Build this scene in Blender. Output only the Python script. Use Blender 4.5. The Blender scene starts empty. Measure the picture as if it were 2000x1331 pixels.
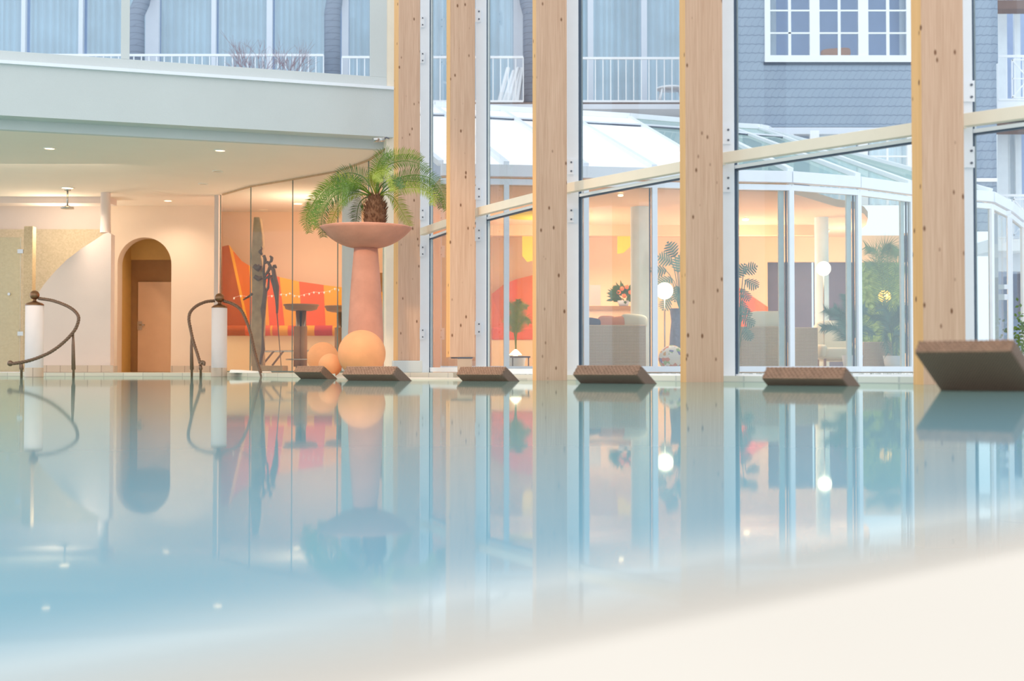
import bpy, math, random
from mathutils import Vector, Matrix, Quaternion
random.seed(7)
F = 2500.0
HZ = 723.0
EYE = 0.125
TH = math.atan((HZ - 665.5) / F)
CT, ST = math.cos(TH), math.sin(TH)
V = Vector

def at(px, py, Y):
    x = (px - 1000.0) / F
    y = (665.5 - py) / F
    dy = CT - y * ST
    k = Y / dy
    return V((x * k, Y, EYE + (ST + y * CT) * k))

def gx(px, Y):
    return at(px, HZ, Y).x

# ------------------------------------------------------------------ objects
COL = bpy.context.scene.collection

class MB:
    def __init__(s):
        s.v = []; s.f = []; s.smooth = []; s.mi = []; s.cur = 0
    def add(s, vs, fs, smooth=False):
        n = len(s.v)
        s.v += [tuple(v) for v in vs]
        for f in fs:
            s.f.append(tuple(i + n for i in f)); s.smooth.append(smooth); s.mi.append(s.cur)
        return s
    def box(s, x0, y0, z0, x1, y1, z1):
        p = [(x0,y0,z0),(x1,y0,z0),(x1,y1,z0),(x0,y1,z0),(x0,y0,z1),(x1,y0,z1),(x1,y1,z1),(x0,y1,z1)]
        return s.add(p, [(0,3,2,1),(4,5,6,7),(0,1,5,4),(1,2,6,5),(2,3,7,6),(3,0,4,7)])
    def hexa(s, p):
        return s.add(p, [(0,3,2,1),(4,5,6,7),(0,1,5,4),(1,2,6,5),(2,3,7,6),(3,0,4,7)])
    def pbox(s, l, t, r, b, Y, th=0.1, back=True):
        """axis aligned box whose front face is seen between pixels l..r, t..b at distance Y"""
        MB.k = (getattr(MB, 'k', 0) + 1) % 7; Y = Y + .0025 * MB.k
        a = at(l, b, Y); c = at(r, t, Y)
        return s.box(a.x, Y, a.z, c.x, Y + th, c.z)
    def prism(s, poly, z0, z1):
        n = len(poly)
        vs = [(p[0], p[1], z0) for p in poly] + [(p[0], p[1], z1) for p in poly]
        fs = [tuple(range(n - 1, -1, -1)), tuple(range(n, 2 * n))]
        fs += [(i, (i + 1) % n, n + (i + 1) % n, n + i) for i in range(n)]
        return s.add(vs, fs)
    def slab(s, pts, off):
        """closed polygon in 3d extruded by a vector"""
        n = len(pts); off = V(off)
        vs = [V(p) for p in pts] + [V(p) + off for p in pts]
        fs = [tuple(range(n - 1, -1, -1)), tuple(range(n, 2 * n))]
        fs += [(i, (i + 1) % n, n + (i + 1) % n, n + i) for i in range(n)]
        return s.add(vs, fs)
    def bar(s, a, b, w, h, up=(0, 0, 1)):
        a, b = V(a), V(b); d = (b - a).normalized(); up = V(up)
        if abs(d.dot(up)) > .98: up = V((0, 1, 0))
        sx = d.cross(up).normalized(); uz = sx.cross(d).normalized()
        p = []
        for c in (a, b):
            for i, j in ((-1,-1),(1,-1),(1,1),(-1,1)):
                p.append(c + sx * (i * w / 2) + uz * (j * h / 2))
        return s.add(p, [(3,2,1,0),(4,5,6,7),(0,1,5,4),(1,2,6,5),(2,3,7,6),(3,0,4,7)])
    def tube(s, pts, r, n=10, cap=True):
        pts = [V(p) for p in pts]
        m = len(pts)
        rs = r if isinstance(r, (list, tuple)) else [r] * m
        t0 = (pts[1] - pts[0]).normalized()
        ref = V((0, 0, 1)) if abs(t0.z) < .9 else V((0, 1, 0))
        nn = t0.cross(ref).normalized()
        vs = []
        for i in range(m):
            t = (pts[min(i + 1, m - 1)] - pts[max(i - 1, 0)]).normalized()
            nn = (nn - t * nn.dot(t)).normalized()
            bb = t.cross(nn)
            for k in range(n):
                a = 2 * math.pi * k / n
                vs.append(pts[i] + (nn * math.cos(a) + bb * math.sin(a)) * rs[i])
        fs = []
        for i in range(m - 1):
            for k in range(n):
                fs.append((i*n+k, i*n+(k+1)%n, (i+1)*n+(k+1)%n, (i+1)*n+k))
        s.add(vs, fs, True)
        if cap:
            base = len(s.v) - m * n
            s.f.append(tuple(base + k for k in range(n - 1, -1, -1))); s.smooth.append(False); s.mi.append(s.cur)
            s.f.append(tuple(base + (m-1)*n + k for k in range(n))); s.smooth.append(False); s.mi.append(s.cur)
        return s
    def lathe(s, prof, c, n=40):
        c = V(c); m = len(prof); vs = []
        for (r, z) in prof:
            for k in range(n):
                a = 2 * math.pi * k / n
                vs.append((c.x + r * math.cos(a), c.y + r * math.sin(a), c.z + z))
        fs = [(i*n+k, i*n+(k+1)%n, (i+1)*n+(k+1)%n, (i+1)*n+k) for i in range(m-1) for k in range(n)]
        return s.add(vs, fs, True)
    def sphere(s, c, r, n=32, m=20, sc=(1, 1, 1)):
        c = V(c); vs = []; fs = []
        for i in range(m + 1):
            ph = math.pi * i / m
            for k in range(n):
                a = 2 * math.pi * k / n
                vs.append((c.x + sc[0]*r*math.sin(ph)*math.cos(a), c.y + sc[1]*r*math.sin(ph)*math.sin(a), c.z - sc[2]*r*math.cos(ph)))
        for i in range(m):
            for k in range(n):
                fs.append((i*n+k, i*n+(k+1)%n, (i+1)*n+(k+1)%n, (i+1)*n+k))
        return s.add(vs, fs, True)
    def grid(s, fn, nu, nv, smooth=True):
        vs = [fn(i / nu, j / nv) for j in range(nv + 1) for i in range(nu + 1)]
        fs = [(j*(nu+1)+i, j*(nu+1)+i+1, (j+1)*(nu+1)+i+1, (j+1)*(nu+1)+i) for j in range(nv) for i in range(nu)]
        return s.add(vs, fs, smooth)
    def cushion(s, c, hx, hy, hz, rot=None, e=0.45, n=20, m=12):
        c = V(c); vs = []; fs = []
        sg = lambda v, p: math.copysign(abs(v) ** p, v)
        for i in range(m + 1):
            ph = math.pi * i / m - math.pi / 2
            for k in range(n):
                a = 2 * math.pi * k / n
                p = V((hx * sg(math.cos(ph), e) * sg(math.cos(a), e), hy * sg(math.cos(ph), e) * sg(math.sin(a), e), hz * sg(math.sin(ph), e)))
                if rot: p = rot @ p
                vs.append(c + p)
        for i in range(m):
            for k in range(n):
                fs.append((i*n+k, i*n+(k+1)%n, (i+1)*n+(k+1)%n, (i+1)*n+k))
        return s.add(vs, fs, True)
    def build(s, name, mat, parent=None, bevel=0, **props):
        me = bpy.data.meshes.new(name)
        me.from_pydata(s.v, [], s.f)
        mats = mat if isinstance(mat, (list, tuple)) else [mat]
        for m_ in mats: me.materials.append(m_)
        me.polygons.foreach_set('use_smooth', s.smooth)
        me.polygons.foreach_set('material_index', s.mi)
        me.update()
        o = bpy.data.objects.new(name, me)
        COL.objects.link(o)
        if parent:
            o.parent = parent
            o.matrix_parent_inverse = Matrix.Translation(WORLD[parent]).inverted() if parent in WORLD else Matrix()
        if bevel:
            b = o.modifiers.new('bevel', 'BEVEL'); b.width = bevel; b.segments = 2; b.limit_method = 'ANGLE'
        tag(o, **props)
        return o

WORLD = {}
def tag(o, label=None, cat=None, group=None, kind=None):
    if label: o['label'] = label
    if cat: o['category'] = cat
    if group: o['group'] = group
    if kind: o['kind'] = kind
    return o

def thing(name, label, cat, loc, group=None, kind=None):
    o = bpy.data.objects.new(name, None)
    o.empty_display_size = .1
    COL.objects.link(o); o.location = V(loc); WORLD[o] = V(loc)
    return tag(o, label, cat, group, kind)

def copy_tree(o, parent=None, chl=None):
    c = o.copy(); COL.objects.link(c)
    if parent: c.parent = parent
    for ch in list(o.children): copy_tree(ch, c)
    return c

# ------------------------------------------------------------------ materials
def srgb(*c):
    if isinstance(c[0], (tuple, list)): c = c[0]
    out = []
    for v in c[:3]:
        v = v / 255.0
        out.append(v / 12.92 if v <= .04045 else ((v + .055) / 1.055) ** 2.4)
    return tuple(out) + (1.0,)

def new_mat(name):
    m = bpy.data.materials.new(name); m.use_nodes = True
    nt = m.node_tree
    bs = nt.nodes['Principled BSDF']
    return m, nt, bs

def N(nt, typ, **kw):
    n = nt.nodes.new(typ)
    for k, v in kw.items(): setattr(n, k, v)
    return n

def plain(name, col, rough=.5, metal=0, noise=.06, scale=6, spec=.3, bump=0, bscale=60, emit=0):
    m, nt, bs = new_mat(name)
    tc = N(nt, 'ShaderNodeTexCoord'); nz = N(nt, 'ShaderNodeTexNoise')
    nz.inputs['Scale'].default_value = scale; nz.inputs['Detail'].default_value = 5
    nt.links.new(tc.outputs['Object'], nz.inputs['Vector'])
    mx = N(nt, 'ShaderNodeMix', data_type='RGBA', blend_type='MIX')
    c = srgb(col)
    mx.inputs['A'].default_value = tuple(v * (1 - noise * 2) for v in c[:3]) + (1,)
    mx.inputs['B'].default_value = tuple(min(1, v * (1 + noise * 2)) for v in c[:3]) + (1,)
    nt.links.new(nz.outputs['Fac'], mx.inputs['Factor'])
    nt.links.new(mx.outputs['Result'], bs.inputs['Base Color'])
    bs.inputs['Roughness'].default_value = rough; bs.inputs['Metallic'].default_value = metal
    bs.inputs['Specular IOR Level'].default_value = spec
    if bump:
        n2 = N(nt, 'ShaderNodeTexNoise'); n2.inputs['Scale'].default_value = bscale
        nt.links.new(tc.outputs['Object'], n2.inputs['Vector'])
        b = N(nt, 'ShaderNodeBump'); b.inputs['Strength'].default_value = bump; b.inputs['Distance'].default_value = .02
        nt.links.new(n2.outputs['Fac'], b.inputs['Height']); nt.links.new(b.outputs['Normal'], bs.inputs['Normal'])
    if emit:
        bs.inputs['Emission Color'].default_value = c; bs.inputs['Emission Strength'].default_value = emit
    return m

def emissive(name, col, s):
    m, nt, bs = new_mat(name)
    bs.inputs['Base Color'].default_value = srgb(col)
    bs.inputs['Emission Color'].default_value = srgb(col); bs.inputs['Emission Strength'].default_value = s
    return m

def glass(name, tint, refl=.6, rough=0.0, milky=0.0, milk_col=(230, 240, 250)):
    m = bpy.data.materials.new(name); m.use_nodes = True; nt = m.node_tree; nt.nodes.clear()
    out = N(nt, 'ShaderNodeOutputMaterial'); tr = N(nt, 'ShaderNodeBsdfTransparent'); gl = N(nt, 'ShaderNodeBsdfGlossy')
    tr.inputs['Color'].default_value = srgb(tint); gl.inputs['Roughness'].default_value = rough
    fr = N(nt, 'ShaderNodeFresnel'); fr.inputs['IOR'].default_value = 1.5
    mu = N(nt, 'ShaderNodeMath', operation='MULTIPLY'); mu.inputs[1].default_value = refl
    mx = N(nt, 'ShaderNodeMixShader')
    nt.links.new(fr.outputs[0], mu.inputs[0]); nt.links.new(mu.outputs[0], mx.inputs[0])
    src = tr
    if milky:
        df = N(nt, 'ShaderNodeBsdfDiffuse'); df.inputs['Color'].default_value = srgb(milk_col)
        m2 = N(nt, 'ShaderNodeMixShader'); m2.inputs[0].default_value = milky
        nt.links.new(tr.outputs[0], m2.inputs[1]); nt.links.new(df.outputs[0], m2.inputs[2]); src = m2
    nt.links.new(src.outputs[0], mx.inputs[1]); nt.links.new(gl.outputs[0], mx.inputs[2])
    nt.links.new(mx.outputs[0], out.inputs[0])
    return m

def wood_mat(name, col, dark, knots=True):
    m, nt, bs = new_mat(name)
    tc = N(nt, 'ShaderNodeTexCoord'); mp = N(nt, 'ShaderNodeMapping')
    mp.inputs['Scale'].default_value = (46, 46, 1.0)
    nt.links.new(tc.outputs['Object'], mp.inputs['Vector'])
    nz = N(nt, 'ShaderNodeTexNoise'); nz.inputs['Scale'].default_value = 2.2; nz.inputs['Detail'].default_value = 8; nz.inputs['Distortion'].default_value = .6
    nt.links.new(mp.outputs[0], nz.inputs['Vector'])
    rp = N(nt, 'ShaderNodeValToRGB')
    rp.color_ramp.elements[0].position = .2; rp.color_ramp.elements[0].color = srgb(dark)
    rp.color_ramp.elements[1].position = .75; rp.color_ramp.elements[1].color = srgb(col)
    nt.links.new(nz.outputs['Fac'], rp.inputs[0])
    # broad tonal patches of the glued boards
    mp3 = N(nt, 'ShaderNodeMapping'); mp3.inputs['Scale'].default_value = (9, 9, .35)
    nt.links.new(tc.outputs['Object'], mp3.inputs['Vector'])
    v3 = N(nt, 'ShaderNodeTexNoise'); v3.inputs['Scale'].default_value = 1.5
    nt.links.new(mp3.outputs[0], v3.inputs['Vector'])
    m3 = N(nt, 'ShaderNodeMix', data_type='RGBA', blend_type='MULTIPLY'); m3.inputs['Factor'].default_value = .55
    r3 = N(nt, 'ShaderNodeValToRGB'); r3.color_ramp.elements[0].position = .35; r3.color_ramp.elements[0].color = (.86, .83, .8, 1); r3.color_ramp.elements[1].position = .6; r3.color_ramp.elements[1].color = (1, 1, 1, 1)
    nt.links.new(v3.outputs['Fac'], r3.inputs[0]); nt.links.new(rp.outputs[0], m3.inputs['A']); nt.links.new(r3.outputs[0], m3.inputs['B'])
    last = m3.outputs['Result']
    if knots:
        mp2 = N(nt, 'ShaderNodeMapping'); mp2.inputs['Scale'].default_value = (8.5, 8.5, 4.6)
        nt.links.new(tc.outputs['Object'], mp2.inputs['Vector'])
        vo = N(nt, 'ShaderNodeTexVoronoi'); vo.inputs['Scale'].default_value = 1.0
        nt.links.new(mp2.outputs[0], vo.inputs['Vector'])
        r2 = N(nt, 'ShaderNodeValToRGB')
        r2.color_ramp.elements[0].position = .07; r2.color_ramp.elements[0].color = (1, 1, 1, 1)
        r2.color_ramp.elements[1].position = .15; r2.color_ramp.elements[1].color = (0, 0, 0, 1)
        nt.links.new(vo.outputs['Distance'], r2.inputs[0])
        m2 = N(nt, 'ShaderNodeMix', data_type='RGBA'); m2.inputs['B'].default_value = srgb(120, 78, 52)
        nt.links.new(r2.outputs[0], m2.inputs['Factor']); nt.links.new(last, m2.inputs['A']); last = m2.outputs['Result']
    nt.links.new(last, bs.inputs['Base Color']); bs.inputs['Roughness'].default_value = .6; bs.inputs['Specular IOR Level'].default_value = .2
    return m

def slate_mat(name, ch=.22, cw=.3, c1=(140, 164, 188), c2=(118, 143, 170), line=(82, 104, 128)):
    m, nt, bs = new_mat(name)
    tc = N(nt, 'ShaderNodeTexCoord'); sp = N(nt, 'ShaderNodeSeparateXYZ'); nt.links.new(tc.outputs['Object'], sp.inputs[0])
    def M(op, a, b=None, c=None):
        n = N(nt, 'ShaderNodeMath', operation=op)
        for i, v in enumerate((a, b, c)):
            if v is None: continue
            if isinstance(v, (int, float)): n.inputs[i].default_value = v
            else: nt.links.new(v, n.inputs[i])
        return n.outputs[0]
    x, z = sp.outputs['X'], sp.outputs['Z']
    xs = M('DIVIDE', x, cw)
    fx0 = M('FRACT', xs)
    sc = M('MULTIPLY', M('SINE', M('MULTIPLY', xs, 2 * math.pi)), .035)
    zz = M('ADD', M('DIVIDE', z, ch), sc)
    row = M('FLOOR', zz); fz = M('FRACT', zz)
    off = M('MULTIPLY', row, .37)
    cur = M('MULTIPLY', M('POWER', fz, 2.0), -.75)      # curved slanted slate sides
    fx = M('FRACT', M('ADD', M('ADD', xs, off), cur))
    lz = M('LESS_THAN', fz, .1)
    lx = M('LESS_THAN', fx, .07)
    lines = M('MAXIMUM', lz, M('MULTIPLY', lx, .55))
    nz = N(nt, 'ShaderNodeTexNoise'); nz.inputs['Scale'].default_value = 1.6; nz.inputs['Detail'].default_value = 6
    nt.links.new(tc.outputs['Object'], nz.inputs['Vector'])
    mx = N(nt, 'ShaderNodeMix', data_type='RGBA'); mx.inputs['A'].default_value = srgb(c2); mx.inputs['B'].default_value = srgb(c1)
    nt.links.new(nz.outputs['Fac'], mx.inputs['Factor'])
    m2 = N(nt, 'ShaderNodeMix', data_type='RGBA'); m2.inputs['B'].default_value = srgb(line)
    nt.links.new(M('MULTIPLY', lines, .8), m2.inputs['Factor']); nt.links.new(mx.outputs['Result'], m2.inputs['A'])
    nt.links.new(m2.outputs['Result'], bs.inputs['Base Color'])
    bs.inputs['Roughness'].default_value = .55
    return m

def wicker_mat(name, c1, c2, sx=40, sz=30):
    m, nt, bs = new_mat(name)
    tc = N(nt, 'ShaderNodeTexCoord')
    w1 = N(nt, 'ShaderNodeTexWave', wave_type='BANDS', bands_direction='X'); w1.inputs['Scale'].default_value = sx; w1.inputs['Distortion'].default_value = .5
    w2 = N(nt, 'ShaderNodeTexWave', wave_type='BANDS', bands_direction='Z'); w2.inputs['Scale'].default_value = sz; w2.inputs['Distortion'].default_value = .4
    for w in (w1, w2): nt.links.new(tc.outputs['Object'], w.inputs['Vector'])
    mu = N(nt, 'ShaderNodeMath', operation='MULTIPLY'); nt.links.new(w1.outputs['Fac'], mu.inputs[0]); nt.links.new(w2.outputs['Fac'], mu.inputs[1])
    rp = N(nt, 'ShaderNodeValToRGB')
    rp.color_ramp.elements[0].position = .05; rp.color_ramp.elements[0].color = srgb(c2)
    rp.color_ramp.elements[1].position = .6; rp.color_ramp.elements[1].color = srgb(c1)
    nt.links.new(mu.outputs[0], rp.inputs[0]); nt.links.new(rp.outputs[0], bs.inputs['Base Color'])
    b = N(nt, 'ShaderNodeBump'); b.inputs['Strength'].default_value = .7; b.inputs['Distance'].default_value = .01
    nt.links.new(mu.outputs[0], b.inputs['Height']); nt.links.new(b.outputs['Normal'], bs.inputs['Normal'])
    bs.inputs['Roughness'].default_value = .6
    return m

def tile_mat(name, col, grout, sx=.3, sz=.3, noise=.05):
    m, nt, bs = new_mat(name)
    tc = N(nt, 'ShaderNodeTexCoord'); mp = N(nt, 'ShaderNodeMapping'); mp.inputs['Rotation'].default_value = (math.radians(90), 0, 0)
    nt.links.new(tc.outputs['Object'], mp.inputs[0])
    br = N(nt, 'ShaderNodeTexBrick'); br.offset = 0
    br.inputs['Color1'].default_value = srgb(col); br.inputs['Color2'].default_value = tuple(v * .88 for v in srgb(col)[:3]) + (1,)
    br.inputs['Mortar'].default_value = srgb(grout); br.inputs['Scale'].default_value = 1
    br.inputs['Mortar Size'].default_value = .008; br.inputs['Brick Width'].default_value = sx; br.inputs['Row Height'].default_value = sz
    nt.links.new(mp.outputs[0], br.inputs['Vector']); nt.links.new(br.outputs['Color'], bs.inputs['Base Color'])
    bs.inputs['Roughness'].default_value = .4
    return m

def speckle_mat(name, c1, c2, scale=40):
    m, nt, bs = new_mat(name)
    tc = N(nt, 'ShaderNodeTexCoord'); vo = N(nt, 'ShaderNodeTexVoronoi'); vo.inputs['Scale'].default_value = scale
    nt.links.new(tc.outputs['Object'], vo.inputs['Vector'])
    mx = N(nt, 'ShaderNodeMix', data_type='RGBA'); mx.inputs['A'].default_value = srgb(c1); mx.inputs['B'].default_value = srgb(c2)
    sp = N(nt, 'ShaderNodeSeparateColor'); nt.links.new(vo.outputs['Color'], sp.inputs[0]); nt.links.new(sp.outputs[0], mx.inputs['Factor'])
    nt.links.new(mx.outputs['Result'], bs.inputs['Base Color']); bs.inputs['Roughness'].default_value = .5
    return m

M_ = {}
M_['white'] = plain('white_frame', (240, 244, 250), .35, noise=.02)
M_['cream_frame'] = plain('cream_wall', (240, 224, 200), .6, noise=.03)
M_['pillar'] = plain('pillar_white', (214, 206, 206), .7, noise=.02)
M_['footsteel'] = plain('post_foot_steel', (186, 160, 138), .45, noise=.05)
M_['gasket'] = plain('dark_gasket', (62, 78, 98), .5, noise=.03)
M_['bolt'] = plain('dark_bolt', (90, 96, 110), .4)
M_['wood'] = wood_mat('knotty_spruce', (222, 180, 150), (196, 150, 120))
M_['wood_warm_lit'] = wood_mat('knotty_spruce_lit_side', (240, 184, 122), (228, 166, 104))  # same spruce with warm bounce light painted into its colour
M_['plaster_grey'] = plain('grey_plaster', (202, 206, 204), .75, noise=.03, scale=1.2, bump=.15)
M_['plaster_warm'] = plain('warm_plaster', (222, 196, 174), .8, noise=.03, scale=1.5, bump=.1)
M_['plaster_lilac'] = plain('pale_plaster', (218, 200, 192), .8, noise=.03, scale=1.5, bump=.1)
M_['ceiling'] = plain('ceiling_paint', (240, 226, 212), .85, noise=.02, scale=1)
M_['peach'] = plain('peach_wall', (238, 192, 158), .8, noise=.03, scale=.8)
M_['peach2'] = plain('peach_wall_far', (244, 200, 156), .8, noise=.04, scale=.8)
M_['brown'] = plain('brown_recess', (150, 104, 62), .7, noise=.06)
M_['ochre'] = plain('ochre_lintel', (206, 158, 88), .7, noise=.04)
M_['door'] = plain('wooden_door', (212, 164, 126), .5, noise=.04, scale=3)
M_['steel'] = plain('steel', (190, 186, 180), .25, metal=1, noise=.03)
M_['bronze'] = plain('bronze', (140, 100, 72), .35, metal=.9, noise=.12, scale=20)
M_['rope'] = plain('bronze_rope', (126, 98, 80), .4, metal=.7, noise=.15, scale=30)
M_['dark_bronze'] = plain('dark_bronze', (116, 90, 78), .5, metal=.2, noise=.15, scale=12)
M_['stone'] = plain('grey_stone', (190, 154, 118), .9, noise=.16, scale=9, bump=.6, bscale=14)
M_['terracotta'] = plain('terracotta', (202, 136, 112), .8, noise=.18, scale=3, bump=.2, bscale=30)
M_['terracotta_ball'] = plain('terracotta_pale', (230, 152, 100), .75, noise=.1, scale=4, bump=.1)
M_['terra_pot'] = plain('terracotta_pot', (190, 96, 64), .7)
M_['trunk'] = plain('cycad_trunk', (112, 78, 56), .9, noise=.3, scale=40)
M_['leaf_a'] = plain('cycad_leaf', (80, 112, 30), .45, noise=.2, scale=8)
M_['leaf_b'] = plain('cycad_leaf_light', (138, 154, 48), .45, noise=.15, scale=8)
M_['leaf_c'] = plain('cycad_leaf_dark', (58, 94, 36), .45, noise=.2, scale=8)
M_['leaf_e'] = plain('hazy_palm_leaf', (120, 150, 104), .5, noise=.2, scale=6)
M_['leaf_d'] = plain('house_plant_leaf', (92, 134, 122), .45, noise=.2, scale=8)
M_['wicker_dark'] = wicker_mat('dark_wicker', (160, 124, 100), (92, 66, 52), 26, 40)
M_['wicker_edge'] = plain('wicker_strand', (150, 112, 88), .6, noise=.25, scale=25)
M_['wicker_nat'] = wicker_mat('natural_wicker', (240, 222, 198), (178, 154, 128), 14, 11)
M_['red'] = plain('red_fabric', (222, 84, 44), .8, noise=.04)
M_['amber'] = plain('amber_fabric', (230, 146, 40), .8, noise=.04)
M_['orange'] = plain('orange_fabric', (210, 92, 32), .8, noise=.04)
M_['rust'] = plain('rust_fabric', (168, 70, 34), .8, noise=.05)
M_['magenta'] = plain('wine_fabric', (190, 60, 60), .8, noise=.04)
M_['tabletop'] = plain('wood_tabletop', (166, 120, 84), .4, noise=.1)
M_['tablewood'] = plain('wood_table_leg', (176, 124, 86), .5, noise=.1)
M_['base_tile'] = tile_mat('skirting_tile', (196, 176, 156), (150, 132, 116), .28, .6)
M_['shower_tile'] = speckle_mat('shower_stone', (208, 188, 160), (192, 172, 142), 30)
M_['shower_post'] = speckle_mat('shower_post_stone', (200, 178, 140), (184, 160, 124), 40)
M_['deck'] = tile_mat('deck_stone', (226, 216, 196), (190, 180, 166), .4, .4)
M_['coping'] = plain('pale_coping', (216, 204, 190), .7, noise=.04, scale=3)
M_['curbtile'] = tile_mat('curb_stone', (222, 222, 208), (190, 192, 184), .3, .4)
M_['pooltile'] = plain('pool_tile', (150, 206, 214), .5, noise=.05)
M_['gravel'] = speckle_mat('white_gravel', (244, 244, 240), (170, 176, 170), 22)
M_['paving'] = plain('outdoor_paving', (212, 216, 216), .8, noise=.06)
M_['slate'] = slate_mat('slate_cladding', .226, .17, (152, 168, 186), (132, 150, 172), (92, 110, 134))
M_['slate_d'] = slate_mat('slate_column', .17, .5, (128, 140, 158), (112, 126, 146), (84, 94, 112))
M_['render'] = plain('white_render', (222, 228, 238), .8, noise=.02)
M_['grey_render'] = plain('grey_render', (168, 182, 200), .8, noise=.03)
M_['curtain'] = plain('blue_curtain', (196, 214, 222), .9, emit=.3, noise=.16, scale=1.1)  # glow added to brighten the cloth; mottling painted in for tree reflections
M_['curtain_white'] = plain('white_curtain', (240, 246, 250), .9, noise=.04)
M_['room_dark'] = plain('blue_room', (176, 194, 226), .9, noise=.05)
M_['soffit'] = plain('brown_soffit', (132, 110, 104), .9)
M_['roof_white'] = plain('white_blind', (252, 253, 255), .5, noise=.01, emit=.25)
M_['cushion_cream'] = plain('cream_cushion', (232, 226, 206), .9, noise=.04)
M_['cushion_orange'] = plain('orange_cushion', (230, 150, 110), .9)
M_['cushion_navy'] = plain('navy_cushion', (70, 78, 110), .9)
M_['black'] = plain('dark_window', (96, 90, 108), .3, noise=.1)
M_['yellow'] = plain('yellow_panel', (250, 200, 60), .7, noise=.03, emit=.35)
M_['plastic'] = plain('white_plastic', (248, 250, 253), .5, noise=.01)
M_['towel'] = plain('white_towel', (246, 244, 238), .9, noise=.03)
M_['twig'] = plain('bare_twig', (150, 120, 130), .9)
M_['lamp'] = emissive('lamp_glow', (255, 214, 160), 9)
M_['globe'] = emissive('globe_glow', (255, 238, 200), 5)
M_['yglobe'] = emissive('yellow_globe_glow', (250, 190, 60), 1.2)
M_['lampring'] = plain('lamp_ring', (240, 232, 220), .4)
M_['vase'] = plain('blue_grey_vase', (104, 112, 140), .3, noise=.3, scale=20)
M_['flower'] = plain('orange_flower', (240, 120, 70), .7)
M_['bead'] = plain('glass_bead', (250, 236, 216), .1, noise=.01, emit=.3)
M_['glass_part'] = glass('partition_glass', (246, 250, 246), .5)
M_['glass_hall'] = glass('hall_window_glass', (240, 247, 252), 1.0)
M_['glass_cons'] = glass('conservatory_glass', (240, 248, 246), .7, milky=.10)
M_['glass_roof'] = glass('roof_glass', (196, 226, 222), .5, milky=.35, milk_col=(190, 226, 222))
M_['glass_bld'] = glass('building_glass', (232, 242, 250), .9, milky=.06)
M_['glass_frost'] = glass('shower_glass', (244, 245, 234), .4, milky=.15, milk_col=(236, 232, 214))
M_['glass_edge'] = plain('glass_edge', (96, 112, 104), .2)
M_['green_edge'] = plain('greenish_frame', (236, 248, 244), .4)

# mosaic ball: coloured flecks on white
m, nt, bs = new_mat('confetti_ball')
tc = N(nt, 'ShaderNodeTexCoord'); vo = N(nt, 'ShaderNodeTexVoronoi'); vo.inputs['Scale'].default_value = 15
nt.links.new(tc.outputs['Object'], vo.inputs['Vector'])
sp = N(nt, 'ShaderNodeSeparateColor'); nt.links.new(vo.outputs['Color'], sp.inputs[0])
rp = N(nt, 'ShaderNodeValToRGB'); rp.color_ramp.interpolation = 'CONSTANT'
els = [(0, (245, 248, 248)), (.52, (222, 130, 80)), (.64, (120, 120, 190)), (.76, (150, 200, 130)), (.86, (236, 180, 90)), (.94, (245, 248, 248))]
rp.color_ramp.elements[0].color = srgb(els[0][1]); rp.color_ramp.elements[1].position = els[1][0]; rp.color_ramp.elements[1].color = srgb(els[1][1])
for p_, c_ in els[2:]:
    e = rp.color_ramp.elements.new(p_); e.color = srgb(c_)
nt.links.new(sp.outputs[0], rp.inputs[0])
nt.links.new(rp.outputs[0], bs.inputs['Base Color']); bs.inputs['Roughness'].default_value = .3
M_['confetti'] = m

# ------------------------------------------------------------------ plan geometry
# far edge of the pool (plan), then the glass front nodes
NODES = [at(824, HZ, 20.8), at(942, HZ, 18.2), at(1122, HZ, 15.8), at(1424, HZ, 13.58), at(1895, HZ, 11.53), V((6.1, 9.65, 0))]
NODES = [V((n.x, n.y, 0)) for n in NODES]
EDGE = [(-16, 25.6), (gx(0, 25.4), 25.4), (gx(400, 24.8), 24.8), (gx(520, 22.6), 22.6), (gx(590, 20.4), 20.4), (gx(655, 18.2), 18.2),
        (gx(760, 16.8), 16.8), (gx(905, 16.4), 16.4), (gx(1030, 16.2), 16.2)]
def offs(i, d):
    """glass node i shifted by d towards the outside"""
    a = NODES[max(i - 1, 0)]; b = NODES[min(i + 1, 5)]
    t = (b - a).normalized(); nrm = V((-t.y, t.x, 0))
    return NODES[i] + nrm * d
CURB_IN = [offs(i, -.14) for i in range(6)]
CURB_OUT = [offs(i, .2) for i in range(6)]

# camera
cam = bpy.data.cameras.new('camera'); co = bpy.data.objects.new('camera', cam); COL.objects.link(co)
co.location = (0, 0, EYE); co.rotation_euler = (math.pi / 2 + TH, 0, 0)
cam.sensor_width = 36; cam.lens = 45; cam.clip_start = .02; cam.clip_end = 300
cam.dof.use_dof = True; cam.dof.focus_distance = 19.5; cam.dof.aperture_fstop = 1.3
bpy.context.scene.camera = co

# world
w = bpy.data.worlds.new('sky'); bpy.context.scene.world = w; w.use_nodes = True
bg = w.node_tree.nodes['Background']
tcw = w.node_tree.nodes.new('ShaderNodeTexCoord'); spw = w.node_tree.nodes.new('ShaderNodeSeparateXYZ')
w.node_tree.links.new(tcw.outputs['Generated'], spw.inputs[0])
rw = w.node_tree.nodes.new('ShaderNodeValToRGB')
rw.color_ramp.elements[0].position = 0; rw.color_ramp.elements[0].color = (.80, .90, 1, 1)
rw.color_ramp.elements[1].position = .6; rw.color_ramp.elements[1].color = (.92, .97, 1, 1)
w.node_tree.links.new(spw.outputs['Z'], rw.inputs[0]); w.node_tree.links.new(rw.outputs[0], bg.inputs[0])
bg.inputs[1].default_value = 1.55

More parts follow.
